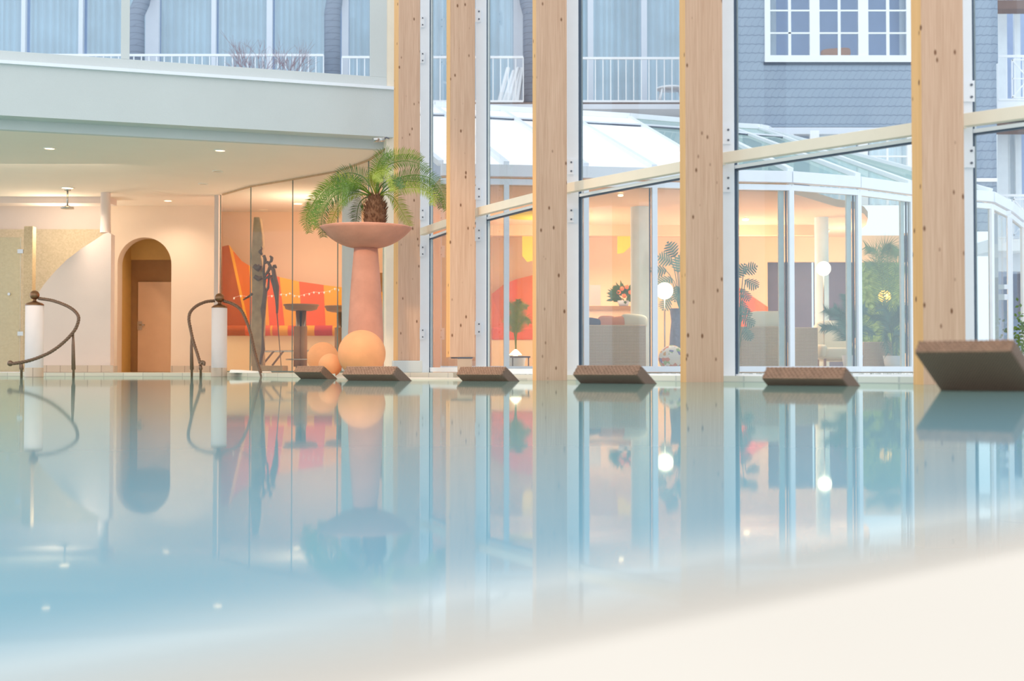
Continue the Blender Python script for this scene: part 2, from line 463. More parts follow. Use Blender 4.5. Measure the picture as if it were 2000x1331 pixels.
vs = bpy.context.scene.view_settings
vs.view_transform = 'Standard'; vs.look = 'None'; vs.exposure = 0.0; vs.gamma = 1.14
bpy.context.scene.cycles.max_bounces = 8
bpy.context.scene.cycles.transparent_max_bounces = 24
bpy.context.scene.cycles.caustics_reflective = False
bpy.context.scene.cycles.caustics_refractive = False
bpy.context.scene.cycles.sample_clamp_indirect = 4

def light(name, typ, loc, col, energy, size=.15, aim=None, angle=None, blend=.6):
    l = bpy.data.lights.new(name, typ); l.color = col; l.energy = energy
    if typ == 'AREA': l.size = size
    else: l.shadow_soft_size = size
    if angle: l.spot_size = angle; l.spot_blend = blend
    o = bpy.data.objects.new(name, l); COL.objects.link(o); o.location = loc
    o.visible_glossy = False   # hidden from reflections; only modelled lenses and shades mirror, added fills have none
    if aim is not None:
        o.rotation_euler = (V(aim) - V(loc)).to_track_quat('-Z', 'Y').to_euler()
    return o

# ------------------------------------------------------------------ pool water
def water_mat():
    m = bpy.data.materials.new('pool_water'); m.use_nodes = True; nt = m.node_tree; nt.nodes.clear()
    out = N(nt, 'ShaderNodeOutputMaterial')
    tc = N(nt, 'ShaderNodeTexCoord'); sp = N(nt, 'ShaderNodeSeparateXYZ'); nt.links.new(tc.outputs['Object'], sp.inputs[0])
    # depth of the water: shallow over the near ledge, deep further out
    a = N(nt, 'ShaderNodeMath', operation='MULTIPLY_ADD'); a.inputs[1].default_value = -.93; nt.links.new(sp.outputs['X'], a.inputs[0]); nt.links.new(sp.outputs['Y'], a.inputs[2])
    mr = N(nt, 'ShaderNodeMapRange'); mr.interpolation_type = 'SMOOTHSTEP'; mr.inputs['From Min'].default_value = .52; mr.inputs['From Max'].default_value = .92
    nt.links.new(a.outputs[0], mr.inputs['Value'])
    mr2 = N(nt, 'ShaderNodeMapRange'); mr2.inputs['From Min'].default_value = .8; mr2.inputs['From Max'].default_value = 5.0
    nt.links.new(a.outputs[0], mr2.inputs['Value'])
    c1 = N(nt, 'ShaderNodeMix', data_type='RGBA'); c1.inputs['A'].default_value = srgb(236, 226, 212); c1.inputs['B'].default_value = srgb(112, 158, 178)
    nt.links.new(mr.outputs[0], c1.inputs['Factor'])
    c2 = N(nt, 'ShaderNodeMix', data_type='RGBA'); c2.inputs['B'].default_value = srgb(126, 160, 150)
    nt.links.new(mr2.outputs[0], c2.inputs['Factor']); nt.links.new(c1.outputs['Result'], c2.inputs['A'])
    df = N(nt, 'ShaderNodeBsdfDiffuse'); nt.links.new(c2.outputs['Result'], df.inputs['Color'])
    gl = N(nt, 'ShaderNodeBsdfGlossy'); gl.inputs['Roughness'].default_value = .03; gl.inputs['Color'].default_value = (.87, .93, .89, 1)
    fr = N(nt, 'ShaderNodeFresnel'); fr.inputs['IOR'].default_value = 1.33
    pw = N(nt, 'ShaderNodeMath', operation='POWER'); pw.inputs[1].default_value = 1.7; nt.links.new(fr.outputs[0], pw.inputs[0])
    mu = N(nt, 'ShaderNodeMath', operation='MULTIPLY'); mu.inputs[1].default_value = .95; nt.links.new(pw.outputs[0], mu.inputs[0])
    mx = N(nt, 'ShaderNodeMixShader'); nt.links.new(mu.outputs[0], mx.inputs[0]); nt.links.new(df.outputs[0], mx.inputs[1]); nt.links.new(gl.outputs[0], mx.inputs[2])
    nt.links.new(mx.outputs[0], out.inputs[0])
    return m
M_['water'] = water_mat()
near = [(-9, .656 - .93 * 9), (9, .656 + .93 * 9)]
farl = [(x, y + .05) for (x, y) in EDGE] + [(CURB_IN[i].x + .05, CURB_IN[i].y + .05) for i in (2, 3, 4, 5)]
wpoly = [(-16, -8.5), near[0], (8.2, .656 + .93 * 8.2 - .02)] + farl[::-1]
mb = MB(); mb.add([(x, y, 0) for x, y in wpoly], [tuple(range(len(wpoly)))])
mb.build('pool_water', M_['water'], label='still turquoise pool water filling the basin and mirroring the windows', cat='water', kind='stuff')
# near ledge of pale stone
nl = [(-9, .58 - .93 * 9), (9, .58 + .93 * 9), (12, .58 + .93 * 9), (12, -10), (-9, -10)]
MB().prism(nl, -.9, .006).build('pool_coping', M_['coping'], kind='structure')
# basin
MB().box(-16, -8.5, -1.5, 8.4, 27, -1.4).build('pool_floor', M_['pooltile'], kind='structure')

# decks
left_deck = EDGE[:6] + [(gx(655, 20), 20.0), (gx(700, 21.5), 21.5), (gx(824, 21.6), 21.6), (gx(760, 33), 33), (-16, 33)]
MB().prism(left_deck, -1.4, .07).build('floor', M_['deck'], kind='structure')
apron = EDGE[5:] + [(CURB_IN[2].x, CURB_IN[2].y), (CURB_IN[1].x - .5, CURB_IN[1].y - .3), (gx(790, 18.9), 18.9), (gx(700, 21.5), 21.5), (gx(655, 20), 20)]
MB().prism(apron, -1.4, .02).build('floor_apron', M_['coping'], kind='structure')
step = [(gx(700, 21.5), 21.5), (gx(785, 19.1), 19.1), (gx(885, 17.9), 17.9), (CURB_IN[1].x, CURB_IN[1].y), (CURB_OUT[1].x, CURB_OUT[1].y), (CURB_OUT[0].x, CURB_OUT[0].y)]
MB().prism(step, .0, .085).build('trim_1', M_['curbtile'], kind='structure')
curb = [tuple(p.xy) for p in CURB_IN[1:]] + [tuple(p.xy) for p in CURB_OUT[1:][::-1]]
MB().prism(curb, -1.4, .062).build('trim_2', M_['curbtile'], kind='structure')
ground = [tuple(p.xy) for p in CURB_OUT] + [(45, 9.65), (45, 70), (gx(824, 33) - .4, 70), (gx(760, 33), 33), (gx(824, 21.6), 21.6)]
MB().prism(ground, -1.4, .045).build('ground', M_['paving'], kind='structure')

# ------------------------------------------------------------------ timber posts
def post(l, m, r, Y, beta, zb, label):
    be = math.radians(beta)
    M0 = at(m, HZ, Y)
    a = V((math.cos(be), math.sin(be), 0)); b = V((-math.sin(be), math.cos(be), 0))
    def hit(base, d, px):
        k = (px - 1000) / F
        t = (k * base.y - base.x) / (d.x - k * d.y)
        return base + d * t
    R = hit(M0, a, r); L = hit(M0, b, l)
    B = R + (L - M0)
    zt = 7.6
    root = thing('timber_post', label, 'post', (M0.x, M0.y, zb), 'timber posts along the glass front')
    poly = [M0, R, B, L]
    mb = MB()
    o = M0
    vs = [(p.x, p.y, zb) for p in poly] + [(p.x, p.y, zt) for p in poly]
    fs = [(3,2,1,0),(4,5,6,7),(0,1,5,4),(1,2,6,5),(2,3,7,6),(3,0,4,7)]
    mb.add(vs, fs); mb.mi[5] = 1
    mb.build('shaft', [M_['wood'], M_['wood_warm_lit']], root, bevel=.006)
    return root, poly
p1, q1 = post(768, 777, 820, 19.9, 33, .27, 'knotty timber post nearest the cream wall, on a concrete foot beside the palm')
MB().prism([(q1[0].x - .05, q1[0].y - .1), (q1[1].x + .05, q1[1].y - .1), (q1[2].x + .05, q1[2].y), (q1[3].x - .02, q1[3].y)], .085, .27).build('foot_block', M_['plaster_grey'], p1, bevel=.01)
p2, q2 = post(871, 878.5, 928, 17.7, 23, .30, 'knotty timber post ending above the deck on a short steel foot')
cc = (q2[0] + q2[1] + q2[2] + q2[3]) / 4
MB().prism([(cc.x - .04, cc.y - .08), (cc.x + .16, cc.y - .08), (cc.x + .16, cc.y + .08), (cc.x - .04, cc.y + .08)], .0, .285).build('steel_foot', M_['footsteel'], p2)
MB().prism([(cc.x - .13, cc.y - .09), (cc.x + .17, cc.y - .09), (cc.x + .17, cc.y + .09), (cc.x - .13, cc.y + .09)], .285, .30).build('foot_plate', M_['gasket'], p2)
post(1040, 1047, 1108, 15.25, 15, -1.4, 'knotty timber post in the water between the second and third pool loungers')
post(1328.5, 1340, 1413.5, 13.05, 13, -1.4, 'knotty timber post standing in the water beside the multicoloured ball')
post(1783, 1803.5, 1886.5, 10.95, 13, -1.4, 'widest timber post rising behind the steeply raised lounger')

# ------------------------------------------------------------------ glass front of the hall
FR = [(820, 838), (929, 950), (1108, 1130.5), (1413, 1436), (1886, 1904)]
def node_bar(mb, l, r, Y, d, z0, z1, fw=.06):
    """upright of the frame seen between l and r at depth Y, depth fw"""
    a = at(l, HZ, Y); b = at(r, HZ, Y)
    mb.box(a.x, Y, z0, b.x, Y + fw, z1)
for i in range(5):
    n0, n1 = NODES[i], NODES[i + 1]
    l, r = FR[i]
    root = thing('window_%d' % (i + 1), None, None, (n0.x, n0.y, .06), kind='structure')
    t = (n1 - n0).normalized(); nr = V((-t.y, t.x, 0))
    Yf = n0.y - .02
    z0 = .06 if i else .085
    if i >= 2: z0 = .0
    mb = MB(); node_bar(mb, l, r, Yf, t, z0, 7.6, .1); mb.build('mullion', M_['white'], root, bevel=.004)
    # dark rebate next to the upright
    g0 = at(r, HZ, Yf); gw = 2.2 if i < 2 else (5.5 if i < 4 else 3.5)
    mb = MB(); node_bar(mb, r, r + gw, Yf + .03, t, z0, 7.6, .05); mb.build('gasket', M_['gasket'], root)
    # second, inner light frame line
    mb = MB(); node_bar(mb, r + gw, r + gw + (5 if i < 2 else 3), Yf + .06, t, z0, 7.6, .04); mb.build('inner_frame', M_['green_edge'], root)
    # pane
    st = V((at(r, HZ, n0.y).x, n0.y, 0)) + nr * .04
    en = n1 + nr * .04 - t * .06
    mb = MB()
    for za, zb2 in ((.1, 2.32), (2.4, 7.6)):
        mb.add([(st.x, st.y, za), (en.x, en.y, za), (en.x, en.y, zb2), (st.x, st.y, zb2)], [(0, 1, 2, 3)])
    mb.build('pane', M_['glass_hall'], root)
    # transom (cream faced timber-alu rail) + dark gasket below
    hb = 2.15 + EYE
    a = V((at(l + (r - l) * .2, HZ, Yf - .08).x, Yf - .08, 0)); b = n1 - nr * .06
    mb = MB(); h = .115
    mb.bar((a.x, a.y, hb + .03 + h / 2), (b.x, b.y, hb + .03 + h / 2), .09, h)
    mb.build('transom', M_['cream_frame'], root, bevel=.004)
    mb = MB(); mb.bar((st.x, st.y, hb + .012), (en.x, en.y, hb + .012), .07, .035); mb.build('transom_trim', M_['white'], root)
    mb = MB(); mb.bar((st.x, st.y, hb - .012), (en.x, en.y, hb - .012), .05, .018); mb.build('transom_gasket', M_['gasket'], root)
    mb = MB(); mb.bar((st.x, st.y, z0 + .045), (en.x, en.y, z0 + .045), .06, .07); mb.build('bottom_rail', M_['white'], root)
    # white fixing brackets with bolts
    ys = {0: [42, 112, 418, 490, 652], 1: [30, 377, 458, 641], 2: [326, 420], 3: [264, 358], 4: [178, 307]}[i]
    for yy in ys:
        s = .095
        c = at(l - 1, yy, Yf - .03)
        br = MB().box(c.x - .02, Yf - .035, c.z - s, c.x + .085, Yf - .02, c.z + s).build('bracket', M_['white'], root)
        mb = MB()
        for dz in (-.055, .055):
            cb = V((c.x + .055, Yf - .045, c.z + dz))
            mb.tube([cb, cb + V((0, .02, 0))], .012, 8)
        mb.build('bolt', M_['bolt'], br)

# ------------------------------------------------------------------ upper left: beam, clerestory, ceiling
def Yb(px): return 19.2 + (20.9 - 19.2) * px / 765.0
zb_beam = at(765, 268, Yb(765)).z
zt_beam = at(765, 176, Yb(765)).z
xs = [-300, 768]
def run(px): 
    Y = Yb(px); return V((gx(px, Y), Y, 0))
A, B = run(-500), run(768)
def strip(mb, a, b, z0, z1, th):
    t = (b - a).normalized(); n = V((-t.y, t.x, 0)) * th
    mb.hexa([(a.x, a.y, z0), (b.x, b.y, z0), (b.x + n.x, b.y + n.y, z0), (a.x + n.x, a.y + n.y, z0),
             (a.x, a.y, z1), (b.x, b.y, z1), (b.x + n.x, b.y + n.y, z1), (a.x + n.x, a.y + n.y, z1)])
mb = MB(); strip(mb, A, B, zb_beam, zt_beam, .35); mb.build('wall_fascia', M_['plaster_grey'], kind='structure')
tt = (B - A).normalized(); nn_ = V((-tt.y, tt.x, 0))
mb = MB(); strip(mb, A - nn_ * .05, B - nn_ * .05, zt_beam, zt_beam + .05, .5); mb.build('trim_3', M_['white'], kind='structure')
zc = at(300, 402, 28.5).z
mb = MB(); strip(mb, A + nn_ * .35, B + nn_ * .35, zc - .0, zb_beam + .02, .12) if zb_beam > zc else None
if mb.v: mb.build('trim_4', M_['plaster_grey'], kind='structure')
# ceiling plane over the deck
cp = [A + nn_ * .471, B + nn_ * .471, V((gx(775, 33), 33, 0)), V((-16, 33, 0))]
MB().prism([tuple(p.xy) for p in cp], zc, zc + .2).build('ceiling', M_['ceiling'], kind='structure')
# clerestory window
cw = thing('window_6', None, None, (A.x, A.y, zt_beam), kind='structure')
W0, W1 = A + nn_ * .12, B + nn_ * .12
def onw(px, d=0):
    """point of the clerestory plane seen at pixel column px"""
    k = (px - 1000) / F; P = W0 + nn_ * d
    s_ = (k * P.y - P.x) / (tt.x - k * tt.y)
    return P + tt * s_
zg = at(722, 149, onw(722).y).z
zg0 = zt_beam + .05
mb = MB(); strip(mb, onw(-450), onw(756), zg0, zg, .08); mb.build('bottom_rail', M_['plaster_grey'], cw, bevel=.005)
for nm, a_, b_ in (('mullion', 232, 249), ('jamb', 722, 756)):
    mb = MB(); strip(mb, onw(a_), onw(b_), zg, 7.6, .08); mb.build(nm, M_['plaster_grey'], cw, bevel=.005)
for a_, b_ in ((-450, 232), (249, 722)):
    p, q = onw(a_, .05), onw(b_, .05)
    MB().add([(p.x, p.y, zg), (q.x, q.y, zg), (q.x, q.y, 7.6), (p.x, p.y, 7.6)], [(0, 1, 2, 3)]).build('pane', M_['glass_hall'], cw)
# cream wall stub beside post 1
P0, P1 = onw(754, 0), onw(770, 0)
mb = MB(); strip(mb, P0, P1, .085, 7.6, .3); mb.build('wall_pier', M_['cream_frame'], kind='structure')

# security camera
c = at(742, 276, 20.6)
sc = thing('security_camera', 'small grey security camera bracketed under the beam above the palm', 'camera', c)
MB().tube([c + V((-.1, -.1, .0)), c + V((.06, 0, .03))], [.035, .04], 12).build('camera_body', M_['steel'], sc)
MB().tube([c + V((.06, 0, .03)), c + V((.1, .0, .06)), c + V((.14, .08, .06))], .012, 8).build('bracket', M_['bolt'], sc)

# downlights
def downlight(px, py, label, on=True, r=.1, e=60):
    Y = None
    off = HZ - py
    Y = (zc - EYE) * F / off
    c = at(px, py, Y); c.z = zc
    t = thing('ceiling_downlight', label, 'ceiling light', c, 'downlights in the deck ceiling')
    MB().lathe([(r, 0), (r, -.012), (r * .82, -.015), (r * .8, 0)], c, 24).build('trim_ring', M_['lampring'], t)
    MB().lathe([(0, -.006), (r * .8, -.006)], c, 24).build('lens', M_['lamp'] if on else M_['plaster_warm'], t)
    if on:
        light('downlight_lamp', 'SPOT', (c.x, c.y, zc - .06), (1, .8, .6), e * 3.2, .06, (c.x, c.y, 0), math.radians(140), 1)
downlight(97, 288, 'lit downlight at far left, nearest the beam')
downlight(430, 292, 'lit downlight near the beam, above the right rope-rail pillar')
downlight(132, 366, 'bright lit downlight right above the shower head', r=.14, e=70)
downlight(328, 391, 'lit downlight above the arched doorway', e=40)
downlight(582, 397, 'lit downlight behind the glass partition, above the bar tables', r=.12, e=28)
downlight(425, 333, 'unlit downlight in the middle of the deck ceiling', on=False)
downlight(397, 358, 'unlit downlight close to the top of the glass partition', on=False)

# ------------------------------------------------------------------ left back walls
DZ = .07
YW = 28.5
# arch wall: front face at YW, px 218..417
def arch_wall():
    l, r = gx(214, YW), gx(424, YW)
    al, ar = gx(228, YW), gx(333.5, YW)
    rad = (ar - al) / 2; cx = (al + ar) / 2
    zs = at(280, 464, YW).z - rad
    pts = [(l, DZ), (al, DZ), (al, zs)]
    K = 24
    for k in range(1, K): 
        a = math.pi - math.pi * k / K
        pts.append((cx + rad * math.cos(a), zs + rad * math.sin(a)))
    pts += [(ar, zs), (ar, DZ), (r, DZ), (r, zc), (l, zc)]
    # split to keep faces convex enough: columns
    mb = MB()
    th = .35
    mb.box(l, YW, DZ, al, YW + th, zc); mb.box(ar, YW, DZ, r, YW + th, zc)
    for k in range(K):
        a0 = math.pi - math.pi * k / K; a1 = math.pi - math.pi * (k + 1) / K
        x0, x1 = cx + rad * math.cos(a0), cx + rad * math.cos(a1)
        h0, h1 = zs + rad * math.sin(a0), zs + rad * math.sin(a1)
        mb.hexa([(x0, YW, h0), (x1, YW, h1), (x1, YW + th, h1), (x0, YW + th, h0), (x0, YW, zc), (x1, YW, zc), (x1, YW + th, zc), (x0, YW + th, zc)])
    mb.build('wall_back', M_['plaster_warm'], kind='structure')
    return al, ar, zs, rad
al, ar, zs, rad = arch_wall()
# recess behind arch
YR = YW + 1.1
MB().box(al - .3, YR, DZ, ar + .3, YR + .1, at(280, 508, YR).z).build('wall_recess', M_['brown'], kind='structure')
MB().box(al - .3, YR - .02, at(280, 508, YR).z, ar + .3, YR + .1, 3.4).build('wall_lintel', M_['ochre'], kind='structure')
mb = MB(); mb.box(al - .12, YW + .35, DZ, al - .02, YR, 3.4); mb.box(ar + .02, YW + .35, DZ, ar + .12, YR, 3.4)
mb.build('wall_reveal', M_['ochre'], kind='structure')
dr = thing('door_1', None, None, at(300, 727, YR - .05), kind='structure')
mb = MB(); mb.pbox(268.5, 551, 345, 727, YR - .06, .05); mb.build('door_leaf', M_['door'], dr, bevel=.005)
mb = MB(); mb.pbox(268, 628, 277, 645, YR - .075, .015); pl = mb.build('handle_plate', M_['steel'], dr)
c = at(272, 635, YR - .1)
MB().tube([c + V((0, .03, 0)), c, c + V((.13, 0, 0))], .012, 8).build('door_handle', M_['steel'], pl)

# shower zone
YS = 27.6
MB().pbox(-260, 448, 216, 727, YS + .9, .15).build('wall_shower', M_['shower_tile'], kind='structure')
MB().pbox(-260, 395, 216, 448, YS + .93, .12).build('wall_shower_upper', M_['plaster_lilac'], kind='structure')
mb = MB(); mb.pbox(-260, 375, 214, 397, YS - .6, .5); mb.build('trim_5', M_['plaster_lilac'], kind='structure')
# curved white divider
YD = 26.2
cur = [(218, 727), (218, 505), (217, 458), (211, 454), (203, 457), (187, 468), (160, 485), (130, 508), (105, 533), (85, 557), (70, 580), (62, 600), (58, 640), (57, 727)]
pts = [at(x, y, YD) for x, y in cur]
mb = MB()
# strip-wise build: fan of quads down to the floor keeps it clean
top = pts[2:-1]
zf = DZ
for i in range(len(top) - 1):
    a, b = top[i], top[i + 1]
    mb.hexa([(b.x, YD, zf), (a.x, YD, zf), (a.x, YD + .25, zf), (b.x, YD + .25, zf), (b.x, YD, b.z), (a.x, YD, a.z), (a.x, YD + .25, a.z), (b.x, YD + .25, b.z)])
mb.build('wall_divider', M_['plaster_lilac'], kind='structure')
# rounded pier above divider
c = at(206, 455, YD + .2)
MB().lathe([(.11, 0), (.1, .3), (.1, zc - c.z)], c, 20).build('wall_pier_round', M_['plaster_lilac'], kind='structure')
mb = MB(); mb.pbox(80, 714, 221, 727.5, YD - .03, .03); mb.build('baseboard_divider', M_['base_tile'], kind='structure')
mb = MB(); mb.pbox(214, 715, 229, 728, YW - .03, .03); mb.pbox(333, 715, 424, 728, YW - .03, .03); mb.build('baseboard_back', M_['base_tile'], kind='structure')
mb = MB(); mb.pbox(44, 442, 64, 727, 26.9, .2); mb.build('shower_post', M_['shower_post'], label='speckled stone shower post between the glass door and the shower recess', cat='post', bevel=.01)
sd = thing('shower_door', 'frosted glass shower door hinged on the speckled stone post', 'door', at(22, 727, 27.0))
mb = MB(); a, b = at(-60, 727, 27.0), at(39, 464, 27.0); mb.box(a.x, 27.0, a.z + .02, b.x, 27.02, b.z); mb.build('door_panel', M_['glass_frost'], sd)
mb = MB(); mb.pbox(38.2, 464, 40.2, 727, 26.99, .03); mb.build('door_edge', M_['green_edge'], sd)
for yy in (491, 652):
    MB().pbox(34, yy - 4, 45, yy + 4, 26.96, .06).build('hinge', M_['steel'], sd)
c = at(19, 575, 26.98); MB().tube([c + V((0, -.05, 0)), c], .03, 12).build('knob', M_['steel'], sd)
# shower head
c = at(132, 370, 25.9); c.z = zc
sh = thing('rain_shower', 'chrome rain shower head hanging from the ceiling on a rod', 'shower', c)
hz_ = at(132, 408, 25.9).z
MB().tube([c, (c.x, c.y, hz_ + .03)], .018, 10).build('rod', M_['steel'], sh)
MB().lathe([(0, .06), (.05, .06), (.06, .04), (.125, .035), (.13, .0), (0, 0)], (c.x, c.y, hz_), 28).build('rose', M_['steel'], sh)
MB().lathe([(0, .0), (.07, .0), (.06, -.03), (0, -.03)], c, 20).build('ceiling_plate', M_['steel'], sh)

# ------------------------------------------------------------------ glass partition
PT = [(433, 378), (488.5, 362), (570.5, 348), (659, 332), (719, 310), (752, 288)]
PP = []
for (x, y) in PT:
    Y = (zc - EYE) * F / (HZ - y); PP.append(V((gx(x, Y), Y, 0)))
gp = thing('glass_partition', 'frameless curved glass partition between the pool deck and the bar corner', 'partition', (PP[0].x, PP[0].y, DZ))
for i in range(len(PP) - 1):
    a, b = PP[i], PP[i + 1]
    MB().add([(a.x, a.y, DZ), (b.x, b.y, DZ), (b.x, b.y, zc - .02), (a.x, a.y, zc - .02)], [(0, 1, 2, 3)]).build('glass_panel', M_['glass_part'], gp)
    if 0 < i:
        MB().bar((a.x, a.y, DZ), (a.x, a.y, zc - .02), .018, .018).build('joint', M_['glass_edge'], gp)
mb = MB()
for i in range(len(PP) - 1): mb.bar((PP[i].x, PP[i].y, zc - .015), (PP[i+1].x, PP[i+1].y, zc - .015), .03, .03)
mb.build('top_channel', M_['stone'], gp)
mb = MB(); 
for i in range(len(PP) - 1): mb.bar((PP[i].x, PP[i].y, DZ + .02), (PP[i+1].x, PP[i+1].y, DZ + .02), .03, .03)
mb.build('bottom_channel', M_['glass_edge'], gp)
MB().pbox(417, 378, 427, 727, 26.75, .25).build('wall_pier_left', M_['plaster_lilac'], kind='structure')
MB().pbox(428, 378, 431, 727, 26.7, .06).build('edge_profile', M_['glass_edge'], gp)

# bar corner behind glass
MB().pbox(424, 398, 790, 732, 29.6, .15).build('wall_bar', M_['peach'], kind='structure')
# round white column
c = at(686, 727, 25.2); c.z = DZ
MB().lathe([(.19, 0), (.19, zc - DZ)], c, 32).build('column_round', M_['render'], kind='structure')
# picture and bar counter strip at right
mb = MB(); mb.pbox(741, 533, 750, 612, 29.5, .03); mb.build('picture_frame', M_['brown'], label='narrow dark picture on the peach wall between column and cream pier', cat='picture')

# banquette
YBQ = 28.6
bq = thing('banquette', 'long wave-backed banquette striped red and amber behind the glass partition', 'banquette', at(560, 727, YBQ))
topc = [(433, 482), (446.6, 478.7), (455.5, 492), (471, 510), (492.6, 522.6), (514, 533), (542, 540.5), (583, 550), (632, 557), (667.5, 561.4), (720, 568), (770, 573)]
def topy(x):
    for i in range(len(topc) - 1):
        if topc[i][0] <= x <= topc[i + 1][0]:
            a, b = topc[i], topc[i + 1]; return a[1] + (b[1] - a[1]) * (x - a[0]) / (b[0] - a[0])
    return topc[-1][1]
pan = [(434, 447, 434, 481, 'rust'), (447, 455, 481, 486, 'amber'), (455, 486, 486, 497, 'orange'), (486, 492, 497, 508, 'amber'), (492, 512, 508, 518, 'red'), (512, 519, 518, 526, 'amber'),
       (519, 546, 526, 556, 'red'), (546, 584, 556, 590, 'amber'), (584, 632, 590, 636, 'red'), (632, 672, 636, 676, 'amber'), (672, 716, 676, 718, 'red'), (716, 768, 718, 768, 'amber')]
for (a, b, c_, d, mt) in pan:
    n = 4; tp = [(a + (b - a) * k / n) for k in range(n + 1)]
    poly = [at(x, topy(x), YBQ + .25) for x in tp] + [at(d, 636, YBQ), at(c_, 636, YBQ)]
    MB().slab(poly[::-1], (0, .12, 0)).build('back_panel', M_[mt], bq)
seats = [(434, 480, 'rust'), (480, 529, 'red'), (529, 533, 'amber'), (533, 546, 'red'), (546, 563, 'amber'), (563, 594, 'red'), (594, 615, 'amber'), (615, 650, 'magenta'), (650, 690, 'amber'), (690, 730, 'red'), (730, 768, 'amber')]
for a, b, mt in seats:
    l_, r_ = gx(a, YBQ - .4), gx(b, YBQ - .4)
    z0, z1 = at(0, 656, YBQ - .45).z, at(0, 636, YBQ - .45).z
    rr = (z1 - z0) / 2
    prof = [(YBQ, z0), (YBQ - .4, z0)] + [(YBQ - .4 - rr * math.sin(math.pi * k / 8), z0 + rr - rr * math.cos(math.pi * k / 8)) for k in range(1, 8)] + [(YBQ - .4, z1), (YBQ, z1)]
    mb = MB(); mb.slab([(l_, p[0], p[1]) for p in prof][::-1], (r_ - l_, 0, 0)); mb.build('seat_cushion', M_[mt], bq)
mb = MB(); mb.pbox(434, 656, 768, 727, YBQ - .38, .4); mb.build('plinth', M_['peach2'], bq)

# bead garland on the banquette wall
mb = MB()
gpts = [(457,583),(470,579),(482,581),(499,580),(512,582),(531,579),(541,580),(549,576),(559,577),(566,574),(575,579),(584,580),(594,577),(604,575),(613,572),(623,573),(633,572),(644,570),(654,565),(661,567)]
for (x, y) in gpts:
    p = at(x, y, 26.9); mb.sphere(p, .016, 8, 6, (1, 1, 1.5)); 
for i in range(len(gpts) - 1):
    mb.tube([at(gpts[i][0], gpts[i][1] - 1.5, 26.9), at(gpts[i+1][0], gpts[i+1][1] - 1.5, 26.9)], .0015, 4, False)
mb.build('bead_string', M_['bead'], label='string of small clear beads looping in front of the striped banquette', cat='garland')

# bar tables
def bar_table(px, Y, top_y, lbl):
    c = at(px, 723, Y); c.z = DZ
    t = thing('bar_table', lbl, 'table', c, 'tall bar tables in the bar corner')
    zt = at(px, top_y, Y).z
    R = 34.5 / F * Y
    MB().lathe([(0, -.13), (R * .6, -.13), (R * .88, -.1), (R * .95, -.035), (R, -.03), (R, 0), (0, 0)], (c.x, c.y, zt), 40).build('table_top', M_['tabletop'], t)
    mb = MB()
    for dx in (-.06, .05):
        mb.tube([(c.x + dx, c.y, DZ), (c.x + dx, c.y, zt - .12)], .055, 14)
    mb.build('column', M_['steel'], t)
    mb = MB()
    z1 = zt - .45
    for dx, rr in ((-.075, .08), (.055, .07)):
        mb.tube([(c.x + dx, c.y - .01, DZ + .12), (c.x + dx, c.y - .01, z1)], rr, 18)
    mb.build('wood_sleeve', M_['tablewood'], t)
    pts = [(c.x + .3 * math.cos(a), c.y + .3 * math.sin(a), DZ + .27) for a in [2 * math.pi * k / 24 for k in range(25)]]
    MB().tube(pts, .014, 8, False).build('foot_ring', M_['steel'], t)
    MB().lathe([(0, .03), (.24, .025), (.26, 0)], (c.x, c.y, DZ), 30).build('base', M_['steel'], t)
    return t
bar_table(588, 26.2, 595, 'round wooden bar table in front of the banquette, left of the white column')
bar_table(668, 26.6, 598, 'round wooden bar table half hidden behind the white column and planter')

# footrest rail of stools
fr_ = thing('foot_rail', 'low metal foot rail with slanted legs behind the sculpture', 'rail', at(550, 727, 27.2))
a, b = at(508, 687, 27.2), at(655, 685, 27.2)
MB().tube([a, b], .02, 8).build('rail_bar', M_['steel'], fr_)
for x0, x1 in ((534, 512), (553, 532)):
    MB().tube([at(x0, 687, 27.2), at(x1, 714, 27.0)], .022, 8).build('leg', M_['dark_bronze'], fr_)

# sculpture
YSc = 25.7
sl = thing('stone_sculpture', 'tall grey stone slab sculpture with dancing bronze figures on a low plinth', 'sculpture', at(515, 725, YSc))
slab = [(497, 424), (506, 424), (508, 440), (510, 458), (511, 480), (508, 500), (512, 530), (514, 560), (513, 600), (512, 640), (511, 680), (512, 716), (493, 716), (492, 660), (494, 600), (494, 540), (493, 500), (495, 460)]
pts = [at(503 + (x - 503) * 1.3, y, YSc) for x, y in slab]
MB().slab(pts, (0, .22, 0)).build('stone_slab', M_['stone'], sl, bevel=.02)
mb = MB(); mb.pbox(492, 714.5, 552, 725.5, YSc - .2, .6); mb.build('plinth', M_['stone'], sl, bevel=.01)
def fig(paths, Y=YSc - .12):
    mb = MB()
    for path in paths:
        pts = [at(x, y, Y + d) for (x, y, r, d) in path]
        # smooth subdivide
        P, R = [], []
        for i in range(len(pts) - 1):
            for k in range(4):
                tt_ = k / 4; P.append(pts[i].lerp(pts[i + 1], tt_)); R.append((path[i][2] * (1 - tt_) + path[i + 1][2] * tt_) / F * Y)
        P.append(pts[-1]); R.append(path[-1][2] / F * Y)
        mb.tube(P, R, 8)
    return mb
